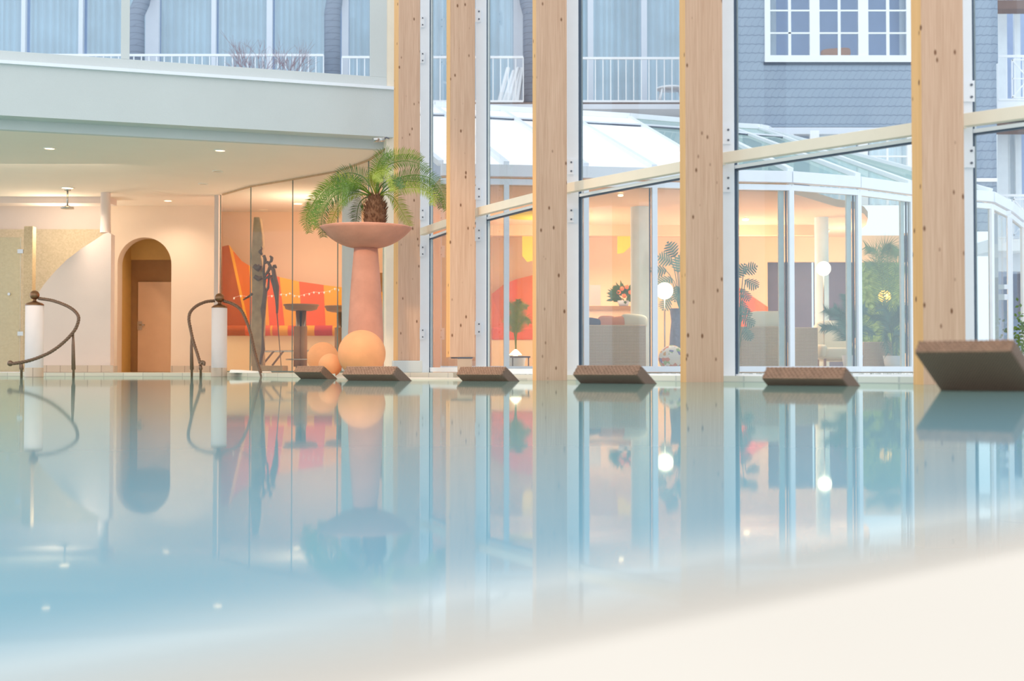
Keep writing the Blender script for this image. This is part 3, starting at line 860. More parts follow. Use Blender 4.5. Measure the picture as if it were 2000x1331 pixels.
f1 = [[(513, 502, 1.5, 0), (516, 500, 3, 0), (518, 508, 3.5, 0), (516, 516, 2, 0), (515, 530, 2.5, 0), (517, 545, 3.5, 0), (516, 560, 2, 0), (518, 572, 4.5, 0), (516, 590, 4.5, 0), (514, 604, 5.5, 0), (514, 625, 3, 0), (513, 655, 2, 0), (514, 683, 4, 0), (510, 700, 3, 0), (508, 712, 2, 0)],
      [(524, 515, 1.2, -.05), (530, 510, 3, -.05), (531, 504, 3.2, -.05), (527, 500, 1.5, -.05)],
      [(516, 515, 2, 0), (523, 512, 2.5, -.03), (528, 520, 3.5, -.05), (524, 530, 3, -.05), (517, 540, 2, -.03)],
      [(518, 572, 3, 0), (524, 562, 2.5, 0), (525, 548, 2, -.03), (526, 533, 2, -.05)],
      [(510, 482, 1, 0), (512, 486, 1.5, 0), (508, 492, 4, .0), (512, 498, 2, 0)],
      [(493, 574, 2.5, 0), (485, 580, 2.2, -.05), (475, 586, 1.5, -.1)],
      [(497, 540, 4, 0), (505, 545, 5, 0), (512, 542, 3, 0)],
      [(497, 520, 5, .05), (504, 525, 6, .02), (509, 518, 4, 0)]]
fig(f1).build('bronze_figure', M_['dark_bronze'], sl)
f2 = [[(533, 521, 2.5, 0), (537, 520, 3.5, 0), (540, 524, 1.5, 0)],
      [(528, 522, 3, 0), (534, 527, 4, 0), (536, 540, 4.5, 0), (540, 560, 5.5, 0), (541, 580, 4, 0), (541.5, 600, 2.8, 0), (541, 612, 2.2, 0)],
      [(530, 543, 3, 0), (536, 560, 4, 0), (540, 585, 3, 0), (541, 605, 2, 0)],
      [(541, 612, 1.2, 0), (544, 650, .9, 0), (549, 715, .8, 0)],
      [(516, 545, 2, 0), (525, 541, 3, 0), (533, 539, 2, 0)],
      [(528, 522, 2.5, 0), (522, 531, 2, 0), (516, 543, 1.5, 0)]]
fig(f2, YSc - .25).build('bronze_figure', M_['dark_bronze'], sl)

# ------------------------------------------------------------------ rope handrails and pillars
def smooth_path(pts, n=10):
    P = [V(p) for p in pts]; P = [P[0] * 2 - P[1]] + P + [P[-1] * 2 - P[-2]]
    out = []
    for i in range(1, len(P) - 2):
        for k in range(n):
            t = k / n; a, b, c, d = P[i-1], P[i], P[i+1], P[i+2]
            out.append(.5 * ((2*b) + (c - a)*t + (2*a - 5*b + 4*c - d)*t*t + (3*b - a - 3*c + d)*t**3))
    out.append(P[-2]); return out
def rope(mb, path, r, turns_per_m=20, strands=3):
    P = smooth_path(path, 16)
    # resample densely
    L = [0]
    for i in range(1, len(P)): L.append(L[-1] + (P[i] - P[i-1]).length)
    tot = L[-1]; step = .012; n = int(tot / step); Q = []; j = 0
    for i in range(n + 1):
        d = tot * i / n
        while j < len(L) - 2 and L[j + 1] < d: j += 1
        t = (d - L[j]) / max(1e-6, L[j+1] - L[j]); Q.append(P[j].lerp(P[j+1], t))
    nn = None; offs_ = [[] for _ in range(strands)]
    for i in range(len(Q)):
        t = (Q[min(i+1, len(Q)-1)] - Q[max(i-1, 0)]).normalized()
        if nn is None: nn = t.cross(V((0, 1, .1))).normalized()
        nn = (nn - t * nn.dot(t)).normalized(); bb = t.cross(nn)
        for s in range(strands):
            a = 2 * math.pi * (s / strands + i / n * tot * turns_per_m / 3)
            offs_[s].append(Q[i] + (nn * math.cos(a) + bb * math.sin(a)) * r * .5)
    for s in range(strands): mb.tube(offs_[s], r * .62, 6)
def pillar(px, topy_, Y, wpx, lbl):
    c = at(px, HZ, Y); c.z = 0
    r = wpx / 2 / F * Y
    zt = at(px, topy_, Y).z
    t = thing('rail_pillar', lbl, 'pillar', (c.x, c.y, -.05), 'white pillars with bronze balls')
    MB().lathe([(r, .16), (r, zt), (0, zt)], (c.x, c.y, 0), 36).build('shaft', M_['pillar'], t)
    MB().lathe([(r * 1.02, -1.39), (r * 1.02, .16), (r, .165)], (c.x, c.y, 0), 36).build('tiled_foot', M_['base_tile'], t)
    capo = MB().lathe([(r * 1.02, 0), (r * 1.02, .02), (r * .8, .045), (r * .3, .07), (0.03, .085), (.03, .13)], (c.x, c.y, zt), 32).build('cap', M_['bronze'], t)
    ball = .092 * Y / 25
    MB().sphere((c.x, c.y, zt + .10 + ball), ball, 28, 18).build('ball', M_['bronze'], capo)
    return t, c, zt
Y1, Y2 = 22.6, 23.6
t1, c1_, z1_ = pillar(66.5, 597, Y1, 34.5, 'left white round pillar with bronze ball, in front of the curved divider')
t2, c2_, z2_ = pillar(428, 602, Y2, 30, 'right white round pillar with bronze ball, beside the glass partition')
def rail(lbl, path, Y, sup):
    P = [at(x, y, Y + d) for x, y, d in path]
    t = thing('rope_handrail', lbl, 'handrail', (P[-1].x, P[-1].y, 0))
    mb = MB(); rope(mb, P, .028); mb.build('twisted_rope', M_['rope'], t)
    for (x, y, d) in sup:
        p = at(x, y, Y + d); mb = MB()
        q = V((p.x + .01, p.y, -.3))
        mb.tube([q, V((q.x, q.y, .12)), V((q.x, q.y, .14)), V((p.x, p.y, (p.z + .14) * .6)), p], [.022, .022, .036, .028, .014], 12)
        mb.build('support_post', M_['rope'], t)
    return t
r1 = rail('twisted bronze rope handrail sweeping from the left pillar down to the water',
     [(76, 583, 0), (105, 588, -.2), (135, 600, -.4), (151, 614, -.5), (153, 628, -.55), (144, 648, -.6), (122, 671, -.7), (95, 690, -.8), (60, 704, -.9), (30, 710, -1), (20, 710, -1)], Y1,
     [(143, 650, -.6), (41, 708, -.95)])
c = at(20, 710, Y1 - 1); MB().sphere(c, .05, 14, 10).build('end_knob', M_['rope'], r1)
r2 = rail('twisted bronze rope handrail arching left from the right pillar, ending in a curl',
     [(419, 588, 0), (402, 590, -.1), (384, 598, -.2), (372, 610, -.3), (369, 624, -.35), (372, 642, -.4), (377, 665, -.5), (385, 690, -.6), (391, 710, -.7)], Y2,
     [(374, 655, -.3), (391, 712, -.65)])
c = at(392, 711, Y2 - .7); MB().tube(smooth_path([c, c + V((.02, 0, .03)), c + V((.06, 0, .02)), c + V((.05, 0, -.03))], 5), .03, 8).build('end_curl', M_['rope'], r2)
rail('twisted bronze rope handrail falling from the right pillar past the glass partition',
     [(437, 588, 0), (455, 594, -.1), (470, 605, -.2), (480, 624, -.3), (489, 650, -.45), (498, 690, -.6), (506, 718, -.75), (512, 738, -.85)], Y2, [])

# towel / white lilo on the deck edge
mb = MB()
c = at(477, 729, 21.9)
tw = thing('folded_lounger_pad', 'folded white pad lying on the deck edge beside the right pillar', 'pad', (c.x, c.y, .0))
zd = .005
def padbox(l, r, Y, z0, z1, d=.9, sl=.0):
    a, b = gx(l, Y), gx(r, Y)
    return MB().hexa([(a, Y, z0), (b, Y, z0), (b + .05, Y + d, z0), (a + .05, Y + d, z0), (a + .02, Y + .02, z1), (b - .02, Y + .02, z1 - sl), (b + .03, Y + d, z1 - sl), (a + .07, Y + d, z1)])
padbox(447, 507, 23.5, .07, .13, .6, .04).build('upper_layer', M_['towel'], tw, bevel=.01)
padbox(450, 512, 23.4, .07, .1, .7).build('lower_layer', M_['towel'], tw, bevel=.01)

# ------------------------------------------------------------------ terracotta planter + cycad
YP = 18.6
c = at(714, HZ, YP); cx, cy = c.x, c.y
pd = thing('terracotta_planter', 'tall terracotta pedestal planter with a wide shallow bowl holding the cycad', 'planter', (cx, cy, .02))
mpx = YP / F
zrim = at(714, 446, YP).z; zbb = at(714, 485, YP).z
prof = [(.30, 0), (.298, .3), (.29, .6)]
hh = zbb - .02
prof = []
for k in range(13):
    t = k / 12; r = (36 * (1 - t) + 23 * t + 3.0 * math.sin(math.pi * t)) * mpx
    prof.append((r, hh * t))
MB().lathe([(0, 0)] + prof + [(0, hh)], (cx, cy, .02), 48).build('pedestal', M_['terracotta'], pd)
R = 90 * mpx
bp = [(0, 0), (24 * mpx, 0), (30 * mpx, .01)]
hb = zrim - zbb
for k in range(1, 17):
    r_ = (30 + 60 * k / 16) * mpx
    bp.append((r_, .01 + (hb - .01) * ((r_ / R) ** 2.6 - (1 / 3) ** 2.6) / (1 - (1 / 3) ** 2.6)))
bp += [(R - .01, hb + .015), (R - .04, hb + .01), (R * .7, hb - .09), (R * .4, hb - .13), (0, hb - .13)]
MB().lathe(bp, (cx, cy, zbb), 64).build('bowl', M_['terracotta'], pd)
# cycad
Pc = at(733, 440, YP)
cy_ = thing('potted_cycad', 'feathery green cycad palm with shaggy trunk standing in the terracotta bowl', 'palm', (Pc.x, YP, zrim - .12))
MB().lathe([(0, -.1), (.13, -.1), (.165, .02), (.18, .02), (.18, .05), (.16, .05), (.15, .02), (0, .02)], (Pc.x - .02, YP, zrim), 32).build('pot', M_['terra_pot'], cy_)
zc1 = at(733, 374, YP).z
mb = MB()
mb.lathe([(.13, 0), (.15, .1), (.155, .25), (.12, .38), (.07, .47), (0, .5)], (Pc.x, YP, zrim + .0), 20)
for k in range(520):
    h = random.random(); z = zrim + .02 + h * .46; a = random.uniform(0, 2 * math.pi)
    r = .14 + .02 * math.sin(h * 3) - .10 * max(0, h - .6) * 2
    p = V((Pc.x + r * math.cos(a) * .9, YP + r * math.sin(a) * .9, z))
    d = V((math.cos(a) * .7, math.sin(a) * .7, .75 + .4 * h)).normalized()
    L_ = random.uniform(.05, .1); s = d.cross(V((0, 0, 1))).normalized() * .011
    mb.add([p - s, p + s, p + d * L_], [(0, 1, 2)]); mb.add([p - s - V((0,0,.012)), p + V((0,0,.012)), p + d * L_], [(0, 1, 2)])
mb.build('trunk', M_['trunk'], cy_)
FR_ = [
 ([(735,380),(736,350),(738,325),(747,306),(757,299),(767,305)], -.2, 'leaf_a', 20, -1),
 ([(738,378),(741,350),(752,328),(772,317),(798,315),(823,322),(838,334)], -.1, 'leaf_a', 19, 1),
 ([(737,378),(740,345),(750,318),(768,305),(790,302),(810,303),(826,312)], .35, 'leaf_b', 18, 1),
 ([(742,382),(752,365),(772,351),(798,343),(823,343),(846,353),(864,379),(872,412)], -.1, 'leaf_a', 20, 1),
 ([(742,384),(752,376),(768,371),(790,367),(815,367),(835,375),(847,390),(845,402)], -.3, 'leaf_b', 18, 1),
 ([(742,386),(755,380),(771,389),(786,415),(801,443)], .2, 'leaf_b', 19, 1),
 ([(729,380),(723,364),(712,348),(696,340),(679,338),(662,345),(652,358)], .15, 'leaf_c', 21, -1),
 ([(726,382),(717,371),(707,362),(693,358),(679,363),(671,377),(669,402)], -.35, 'leaf_a', 19, -1),
 ([(725,382),(712,373),(694,366),(670,360),(650,364),(630,378),(611,398),(598,430),(604,456)], .0, 'leaf_a', 20, -1),
 ([(726,384),(709,377),(687,372),(662,377),(640,396),(628,430),(631,464)], -.15, 'leaf_c', 21, -1),
 ([(727,386),(710,380),(685,381),(662,402),(648,432),(644,446)], .2, 'leaf_b', 17, -1),
 ([(728,386),(714,386),(702,398),(697,420),(695,440)], .3, 'leaf_c', 18, -1),
 ([(735,380),(731,358),(732,344),(743,334),(757,337),(764,352),(766,374)], -.45, 'leaf_b', 17, 1),
 ([(734,380),(727,362),(724,350),(728,342),(738,347),(745,357)], -.6, 'leaf_b', 13, -1),
 ([(727,382),(712,370),(690,352),(665,352),(640,362),(615,392),(607,425),(618,447)], .3, 'leaf_b', 19, -1),
 ([(741,382),(760,366),(785,357),(812,355),(838,366),(856,392),(862,408)], .3, 'leaf_c', 18, 1),
 ([(726,382),(705,368),(680,364),(655,370),(638,388),(622,412),(613,440)], -.5, 'leaf_a', 18, -1),
 ([(738,380),(745,362),(762,352),(778,356),(786,368)], -.65, 'leaf_c', 15, 1),
]
for (path, dd, mt, ll, sgn) in FR_:
    n = len(path)
    P = smooth_path([at(x, y, YP + dd * (i / (n - 1)) * 1.3) for i, (x, y) in enumerate(path)], 14)
    mb = MB(); m_ = len(P)
    mb.tube(P, [.011 * (1 - .75 * i / m_) for i in range(m_)], 5)
    Ls = [0]
    for i in range(1, m_): Ls.append(Ls[-1] + (P[i] - P[i-1]).length)
    tot = Ls[-1]; nl_ = int(tot / .023); j = 0
    viewd = V((0, 1, 0))
    for q in range(nl_):
        f = .16 + .84 * q / nl_; d = tot * f
        while j < m_ - 2 and Ls[j + 1] < d: j += 1
        t = (d - Ls[j]) / max(1e-6, Ls[j+1] - Ls[j]); p = P[j].lerp(P[j+1], t); T = (P[j+1] - P[j]).normalized()
        side = T.cross(viewd).normalized()
        env = ll * mpx * 1.15 * min(1, (f - .1) * 5) * (1 - .55 * max(0, f - .7) / .3)
        for s in (-1, 1):
            up = side * s
            if up.z < 0: lf = .8
            else: lf = 1.0
            dirv = (up * .88 + T * .42 + V((0, random.uniform(-.55, .25), 0)) + V((random.uniform(-.07, .07), 0, random.uniform(-.1, .05)))).normalized()
            L_ = env * lf * random.uniform(.85, 1.1)
            wv = T * .0052
            mid = p + dirv * L_ * .55
            tip = p + dirv * L_ + V((0, 0, -.12 * L_))
            mb.add([p - wv, p + wv, mid + wv * 1.2, tip, mid - wv * 1.2], [(0, 1, 2, 3, 4)])
    mb.build('frond', M_[mt], cy_)

# spheres
def ball(pxc, l, r, topy_, Y, lbl, zbase=.02):
    rad_ = (r - l) / 2 / F * Y
    c = at(pxc, HZ, Y)
    mb = MB(); mb.sphere((c.x, Y, 0), rad_, 48, 32)
    o = mb.build('terracotta_sphere', M_['terracotta_ball'], label=lbl, cat='sphere', group='terracotta spheres at the pool edge')
    o.location.z = zbase + rad_
    return o
ball(706.5, 660, 753, 657, 17.6, 'largest pale terracotta sphere on the pool edge in front of the planter')
ball(630.5, 600, 661, 682, 20.9, 'middle-sized terracotta sphere behind the smallest one, left of the largest', .07)
ball(645, 622, 668, 697, 18.7, 'smallest terracotta sphere, in front of the other two')

# ------------------------------------------------------------------ wicker loungers
def lounger(tl, tr, ty, Y, slope_px, lbl, theta=50, th=.09, incl=39, pit=44):
    """tl,tr: ends of the top front edge in pixels, ty its row"""
    a = at(tl, ty, Y)
    th_ = math.radians(theta)
    # width direction to the right (image), slightly nearer; body axis goes right-away
    u = V((math.cos(math.radians(pit)), -math.sin(math.radians(pit)), 0))
    k = (tr - 1000) / F
    t = (k * a.y - a.x) / (u.x - k * u.y)
    Wv = u * t
    wl = t
    inc = math.radians(incl)
    ax = V((math.sin(th_) * math.cos(inc), math.cos(th_) * math.cos(inc), -math.sin(inc)))  # from head down to the seat
    T = (th or .07) * 1.3
    nrm = ax.cross(u).normalized()
    if nrm.z < 0: nrm = -nrm
    zend = -.1
    L_ = (a.z - zend) / math.sin(inc)
    root = thing('pool_lounger', lbl, 'lounger', (a.x, a.y, a.z - T), 'dark wicker loungers at the pool edge')
    # a = top-left of the cap edge; slab lies below (underside faces the viewer)
    capd = -nrm * T
    top = [a, a + Wv]
    low = [p + capd for p in top]
    vs = [low[0], low[1], low[1] + ax * L_, low[0] + ax * L_, top[0], top[1], top[1] + ax * L_, top[0] + ax * L_]
    o = MB().hexa(vs).build('backrest', M_['wicker_dark'], root, bevel=.012)
    # woven rows that wrap the thick head edge
    mb = MB(); NR = 6
    for q in range(NR):
        f = (q + .5) / NR
        p = top[0].lerp(low[0], f) + u * .01; q_ = top[1].lerp(low[1], f) - u * .01
        n_ = 60; L2 = (q_ - p).length
        pts_ = [p.lerp(q_, k / n_) - ax * (.004 + .004 * math.sin(k * 1.9 + q * 3.1)) for k in range(n_ + 1)]
        mb.tube(pts_, T * .085, 6)
    mb.build('woven_edge', M_['wicker_edge'], root)
    # seat just below the water line, feet on the pool ledge
    hd = V((ax.x, ax.y, 0)).normalized()
    s0 = top[0] + ax * L_; s1 = top[1] + ax * L_
    sv = [s0 + V((0, 0, -.08)), s1 + V((0, 0, -.08)), s1 + hd * .35 + V((0, 0, -.08)), s0 + hd * .35 + V((0, 0, -.08))]
    MB().hexa(sv + [p + V((0, 0, .07)) for p in sv]).build('seat', M_['wicker_dark'], root, bevel=.01)
    for p in (s0 + hd * .1 + u * .06, s1 + hd * .1 - u * .06, s0 + hd * .28 + u * .06, s1 + hd * .28 - u * .06):
        MB().tube([(p.x, p.y, -1.4), (p.x, p.y, -.16)], .025, 8).build('leg', M_['wicker_dark'], root)
    return root
lounger(581, 634, 716, 18.0, 0, 'smallest wicker lounger headrest, in front of the small terracotta spheres', th=.085)
lounger(678, 778, 717, 15.2, 0, 'dark wicker lounger head in front of the largest terracotta sphere', th=.095)
lounger(900, 990, 717.5, 14.6, 0, 'greyish wicker lounger head beside the steel post foot', th=.09)
lounger(1128, 1254, 715, 12.0, 0, 'brown wicker lounger head below the wicker sofa window', th=.088)
lounger(1497, 1655, 718.5, 10.4, 0, 'reddish brown wicker lounger head second from the right', th=.092)
lounger(1793, 1984, 668, 7.7, 0, 'large dark wicker lounger head raised steeply at the right edge', th=.068)

# ------------------------------------------------------------------ conservatory outside
HE = 3.5
EP = [(700, 338), (860, 338), (989, 340), (1145, 343), (1279, 346), (1395, 349), (1546, 352), (1678, 362), (1781, 376), (1938, 390), (1975, 410), (1999, 430)]
EV = []
for (x, y) in EP:
    Y = (HE - EYE) * F / (HZ - y); EV.append(V((gx(x, Y), Y, HE)))
TPp = [(560, 200), (720, 202), (848, 206), (981, 215), (1108, 222), (1230, 229), (1362, 240), (1425, 247), (1485, 250), (1500, 253), (1505, 256), (1510, 258)]
TZ = 6.1; TV = []
for (x, y) in TPp:
    Y = (TZ - EYE) * F / (HZ - y); TV.append(V((gx(x, Y), Y, TZ)))
cn = thing('conservatory', 'white framed polygonal conservatory with sloping glass roof outside the pool hall', 'conservatory', (EV[5].x, EV[5].y, .045))
ZB0, ZB1 = .09, .19
for i in range(len(EV)):
    e = EV[i]
    t = (EV[min(i + 1, len(EV) - 1)] - EV[max(i - 1, 0)]).normalized()
    if i > 1:
        MB().bar((e.x, e.y, ZB0), (e.x, e.y, HE - .1), .085, .09, (t.x, t.y, 0)).build('mullion', M_['white'], cn)
for i in range(1, len(EV) - 1):
    a, b = EV[i], EV[i + 1]
    t = (b - a).normalized(); nr = V((-t.y, t.x, 0))
    mb = MB(); mb.bar((a.x, a.y, HE + .06), (b.x, b.y, HE + .06), .16, .2); mb.build('eave_beam', M_['white'], cn)
    mb = MB(); mb.bar((a.x, a.y, HE - .13), (b.x, b.y, HE - .13), .09, .1); mb.build('top_rail', M_['white'], cn)
    mb = MB(); mb.bar((a.x, a.y, (ZB0 + ZB1) / 2), (b.x, b.y, (ZB0 + ZB1) / 2), .09, ZB1 - ZB0); mb.build('bottom_rail', M_['white'], cn)
    MB().add([(a.x, a.y, ZB1), (b.x, b.y, ZB1), (b.x, b.y, HE - .1), (a.x, a.y, HE - .1)], [(0, 1, 2, 3)]).build('glass_pane', M_['glass_cons'], cn)
    if 2 < i < 8:   # greenish inner leaf of the sliding frame, left of each upright
        q = b - t * .15 + nr * .1
        if i > 3: MB().bar((q.x, q.y, ZB1), (q.x, q.y, HE - .15), .10, .04, (nr.x, nr.y, 0)).build('inner_leaf', M_['green_edge'], cn)
        q = b - t * .07 + nr * .06
        MB().bar((q.x, q.y, ZB1), (q.x, q.y, HE - .15), .022, .03, (nr.x, nr.y, 0)).build('inner_gasket', M_['gasket'], cn)
# roof
for i in range(1, len(EV)):
    a, b = EV[i] + V((0, 0, .18)), TV[i]
    MB().bar(a, b, .1, .1).build('roof_rafter', M_['white'], cn)
for i in range(1, len(EV) - 1):
    a, b, c, d = EV[i] + V((0, 0, .14)), EV[i+1] + V((0, 0, .14)), TV[i+1], TV[i]
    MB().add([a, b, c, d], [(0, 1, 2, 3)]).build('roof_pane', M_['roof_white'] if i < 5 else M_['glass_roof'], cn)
    mb = MB(); mb.bar(c + V((0, 0, .05)), d + V((0, 0, .05)), .12, .12); mb.build('ridge_bar', M_['white'], cn)
    f = .8
    p, q = a.lerp(d, f) + V((0, 0, .03)), b.lerp(c, f) + V((0, 0, .03))
    if i < 8:
        mb = MB(); mb.bar(p, q, .06, .06); mb.build('purlin', M_['white'], cn)
        mb = MB(); mb.bar(p - V((0, .05, .03)), q - V((0, .05, .03)), .03, .03); mb.build('purlin_gasket', M_['gasket'], cn)
# interior shell
YI = 31.0
XL, XR = gx(700, YI), gx(1790, YI)
mb = MB(); mb.box(gx(762, YI), YI, .05, gx(1500, YI), YI + .15, 3.45); mb.box(gx(1500, YI), YI, at(0, 512, YI).z, gx(1672, YI), YI + .15, 3.45)
mb.box(gx(1672, YI), YI, at(0, 512, YI).z, gx(1790, YI), YI + .15, at(0, 460, YI).z)
mb.build('back_wall', M_['peach2'], cn)
mb = MB(); mb.box(gx(1500, YI), YI + .3, .05, gx(1592, YI), YI + .35, at(0, 505, YI).z); mb.box(gx(1596, YI), YI + .3, .05, gx(1672, YI), YI + .35, at(0, 505, YI).z)
mb.build('dark_opening', M_['black'], cn)
mb = MB(); mb.box(gx(1672, YI), YI, .05, gx(1682, YI), YI + .15, at(0, 505, YI).z); mb.box(gx(1764, YI), YI, .05, gx(1790, YI), YI + .15, 3.45); mb.build('wall_strip', M_['peach2'], cn)
# ceiling inside
cpoly = []
for i in range(1, 7):
    e = EV[i]; cpoly.append((e.x, e.y + .35))
e = at(1640, 385, 24.9); cpoly.append((e.x, 25.2))
for (x, Y) in ((1672, 25.6), (1690, 26.4), (1697, 27.2), (1694, 28.4), (1680, 29.6), (1672, 31)):
    cpoly.append((gx(x, Y), Y))
cpoly.append((gx(762, 31), 31))
MB().prism(cpoly, 3.35, 3.5).build('inner_ceiling', M_['peach'], cn)
# interior floor
fpoly = [(e.x, e.y + .05) for e in EV[1:]] + [(gx(1999, 33), 33), (gx(762, 33), 33)]
MB().prism(fpoly, .05, .085).build('inner_floor', M_['deck'], cn)
mb = MB()
for i in range(2, 9):
    a, b = EV[i], EV[i+1]
    mb.bar((a.x, a.y - .3, .055), (b.x, b.y - .3, .055), .35, .03)
mb.build('gravel_strip', M_['gravel'], label='narrow strip of white gravel along the foot of the conservatory', cat='gravel', kind='stuff')
# dropped ceiling bands, yellow ceiling parts
mb = MB()
x0, x1 = gx(950, 28), gx(1600, 28)
mb.box(x0, 28.4, 3.12, x1, 28.6, 3.35); mb.build('ceiling_band', M_['peach2'], cn)
def ydisc(px, Y, r, z, lbl):
    c = at(px, HZ, Y)
    MB().lathe([(0, 0), (r, 0), (r, -.05), (0, -.05)], (c.x, c.y, z), 48).build('ceiling_disc', M_['yellow'], label=lbl, cat='ceiling panel', group='yellow ceiling panels')
ydisc(1040, 26.4, .55, 3.34, 'yellow round ceiling panel seen above the orange bench')
# hanging yellow sail
for (pts_, lbl) in (([(1206, 402), (1206, 496), (1218, 494), (1230, 483), (1238, 468), (1243, 452), (1240, 430), (1232, 415)], 'yellow curved sail hanging below the ceiling beside the pale column'),
                   ([(1020, 400), (1020, 500), (1030, 512), (1045, 508), (1050, 440), (1042, 400)], 'yellow curved sail hanging behind the third timber post')):
    P = [at(x, y, 29.0) for x, y in pts_]
    P = [V((p.x, p.y, min(p.z, 3.34))) for p in P]
    MB().slab(P, (0, .04, 0)).build('hanging_sail', M_['yellow'], label=lbl, cat='ceiling decoration')
# columns in the conservatory
for (px, Y, wpx, lbl) in ((1251, 25.3, 38, 'a'), (1606, 27.0, 27, 'b')):
    c = at(px, HZ, Y); MB().lathe([(wpx/2/F*Y, .05), (wpx/2/F*Y, 3.4)], (c.x, c.y, 0), 32).build('inner_column', M_['green_edge'], cn)

# lamps inside
def globe(px, py, Y, rpx, mat, lbl, stem=True):
    c = at(px, py, Y); r = rpx / F * Y
    t = thing('globe_lamp', lbl, 'lamp', (c.x, c.y, .085))
    MB().sphere(c, r, 28, 18).build('globe_shade', M_[mat], t)
    MB().tube([(c.x, c.y, .085), (c.x, c.y, c.z - r * .96)], .015, 8).build('stem', M_['steel'], t)
    MB().lathe([(0, .03), (.14, .02), (.15, 0)], (c.x, c.y, .085), 24).build('base', M_['steel'], t)
    light('globe_bulb', 'POINT', c + V((0, -r - .08, 0)), (1, .8, .6), 30, .1)
globe(1298, 568.5, 24.4, 16.5, 'globe', 'glowing white globe lamp between the column and the split-leaf plant')
globe(1608.5, 525, 26.2, 14, 'globe', 'glowing white globe lamp in front of the slim pale column')
globe(1728, 579, 28.5, 12, 'yglobe', 'yellow glowing globe lamp behind the palms')
def clight(px, py, lbl, e=90, r=.12):
    z = 3.34; Y = (z - EYE) * F / (HZ - py)
    if Y > 29.4: Y = 29.4 - random.random() * .3
    c = at(px, py, Y)
    t = thing('ceiling_spot', lbl, 'ceiling light', (c.x, Y, z), 'warm ceiling lights inside the conservatory')
    zz = 3.34
    MB().sphere((c.x, Y, zz - .04), r, 16, 8, (1, 1, .35)).build('lens', M_['lamp'], t)
    MB().lathe([(r, 0), (r * 1.15, 0), (r * 1.15, -.02), (r, -.02)], (c.x, Y, zz), 20).build('trim_ring', M_['lampring'], t)
    light('ceiling_spot_lamp', 'SPOT', (c.x, Y, zz - .12), (1, .78, .54), e * 2.2, .08, (c.x, Y, 0), math.radians(150), 1)
clight(1151, 463, 'bright warm ceiling light nearest the third timber post', 100)
clight(1146, 483, 'farthest warm ceiling light near the third timber post', 40)
clight(1212, 468, 'pair-left warm ceiling light against the yellow sail', 100)
clight(1210, 477, 'lower warm ceiling light under the yellow sail', 40, .09)
clight(1605, 455, 'warm ceiling light shining through the slim pale column top', 100, .16)
clight(1212, 377, 'faint ceiling light close to the glass beside the pale column', 15, .05)
clight(1456, 425, 'faint ceiling light at the left of the dark openings', 60, .07)
light('cons_fill_a', 'POINT', (gx(1100, 27), 27, 2.2), (1, .76, .54), 170, .4)
light('cons_fill_b', 'POINT', (gx(1450, 28), 28, 2.2), (1, .76, .54), 170, .4)
light('cons_fill_c', 'POINT', (gx(1650, 29), 29, 2.4), (1, .8, .62), 110, .4)
light('shower_fill', 'POINT', (gx(110, 27.2), 27.2, 3.2), (1, .86, .62), 60, .2)
light('bar_fill', 'POINT', (gx(600, 27.3), 27.0, 3.0), (1, .78, .56), 85, .4)

# benches in the conservatory
def bench(path, base_y, Y, mats, lbl):
    t = thing('wave_bench', lbl, 'banquette', at((path[0][0] + path[-1][0]) / 2, 727, Y))
    n = len(mats); 
    for k in range(n):
        a, b = path[k], path[k + 1]
        P = [at(a[0], a[1], Y + .2), at(b[0], b[1], Y + .2), at(b[0], base_y, Y), at(a[0], base_y, Y)]
        MB().slab(P[::-1], (0, .1, 0)).build('back_panel', M_[mats[k]], t)
    mb = MB(); mb.pbox(path[0][0], base_y, path[-1][0], base_y + 24, Y - .45, .6); mb.build('seat_cushion', M_['red'], t, bevel=.04)
    mb = MB(); mb.pbox(path[0][0], base_y + 24, path[-1][0], 726, Y - .4, .5); mb.build('plinth', M_['peach2'], t)
bench([(960, 575), (985, 555), (1010, 545), (1040, 538), (1075, 535), (1100, 548), (1125, 575)], 640, 29.6, ['orange', 'red', 'orange', 'amber', 'red', 'orange'], 'orange wave-backed bench seen beside the third timber post')
bench([(1395, 545), (1425, 550), (1450, 566), (1475, 583), (1500, 600)], 640, 29.8, ['amber', 'orange', 'red', 'orange'], 'red wave-backed bench end left of the dark openings')

# wicker sofas
def sofa(l, r, ty, Y, lbl, d=.9, arm=None):
    c = at((l + r) / 2, 727, Y)
    t = thing('wicker_sofa', lbl, 'sofa', (c.x, Y, .085), 'wicker sofas in the conservatory')
    a, b = gx(l, Y), gx(r, Y); zt = at(0, ty, Y).z
    MB().box(a, Y, .1, b, Y + .12, zt).build('back_frame', M_['wicker_nat'], t, bevel=.02)
    MB().box(a, Y + .12, .1, b, Y + d, .42).build('seat_frame', M_['wicker_nat'], t, bevel=.02)
    for x0 in (a, b - .12):
        MB().box(x0, Y + .12, .42, x0 + .12, Y + d, .68).build('armrest', M_['wicker_nat'], t, bevel=.02)
    MB().cushion(((a + b) / 2, Y + .52, .5), (b - a) / 2 - .13, .36, .09).build('seat_cushion', M_['cushion_cream'], t)
    return a, b, zt
a, b, zt = sofa(1120, 1262, 635, 23.9, 'wicker sofa seen from behind, with pillows along its back, left of the pale column')
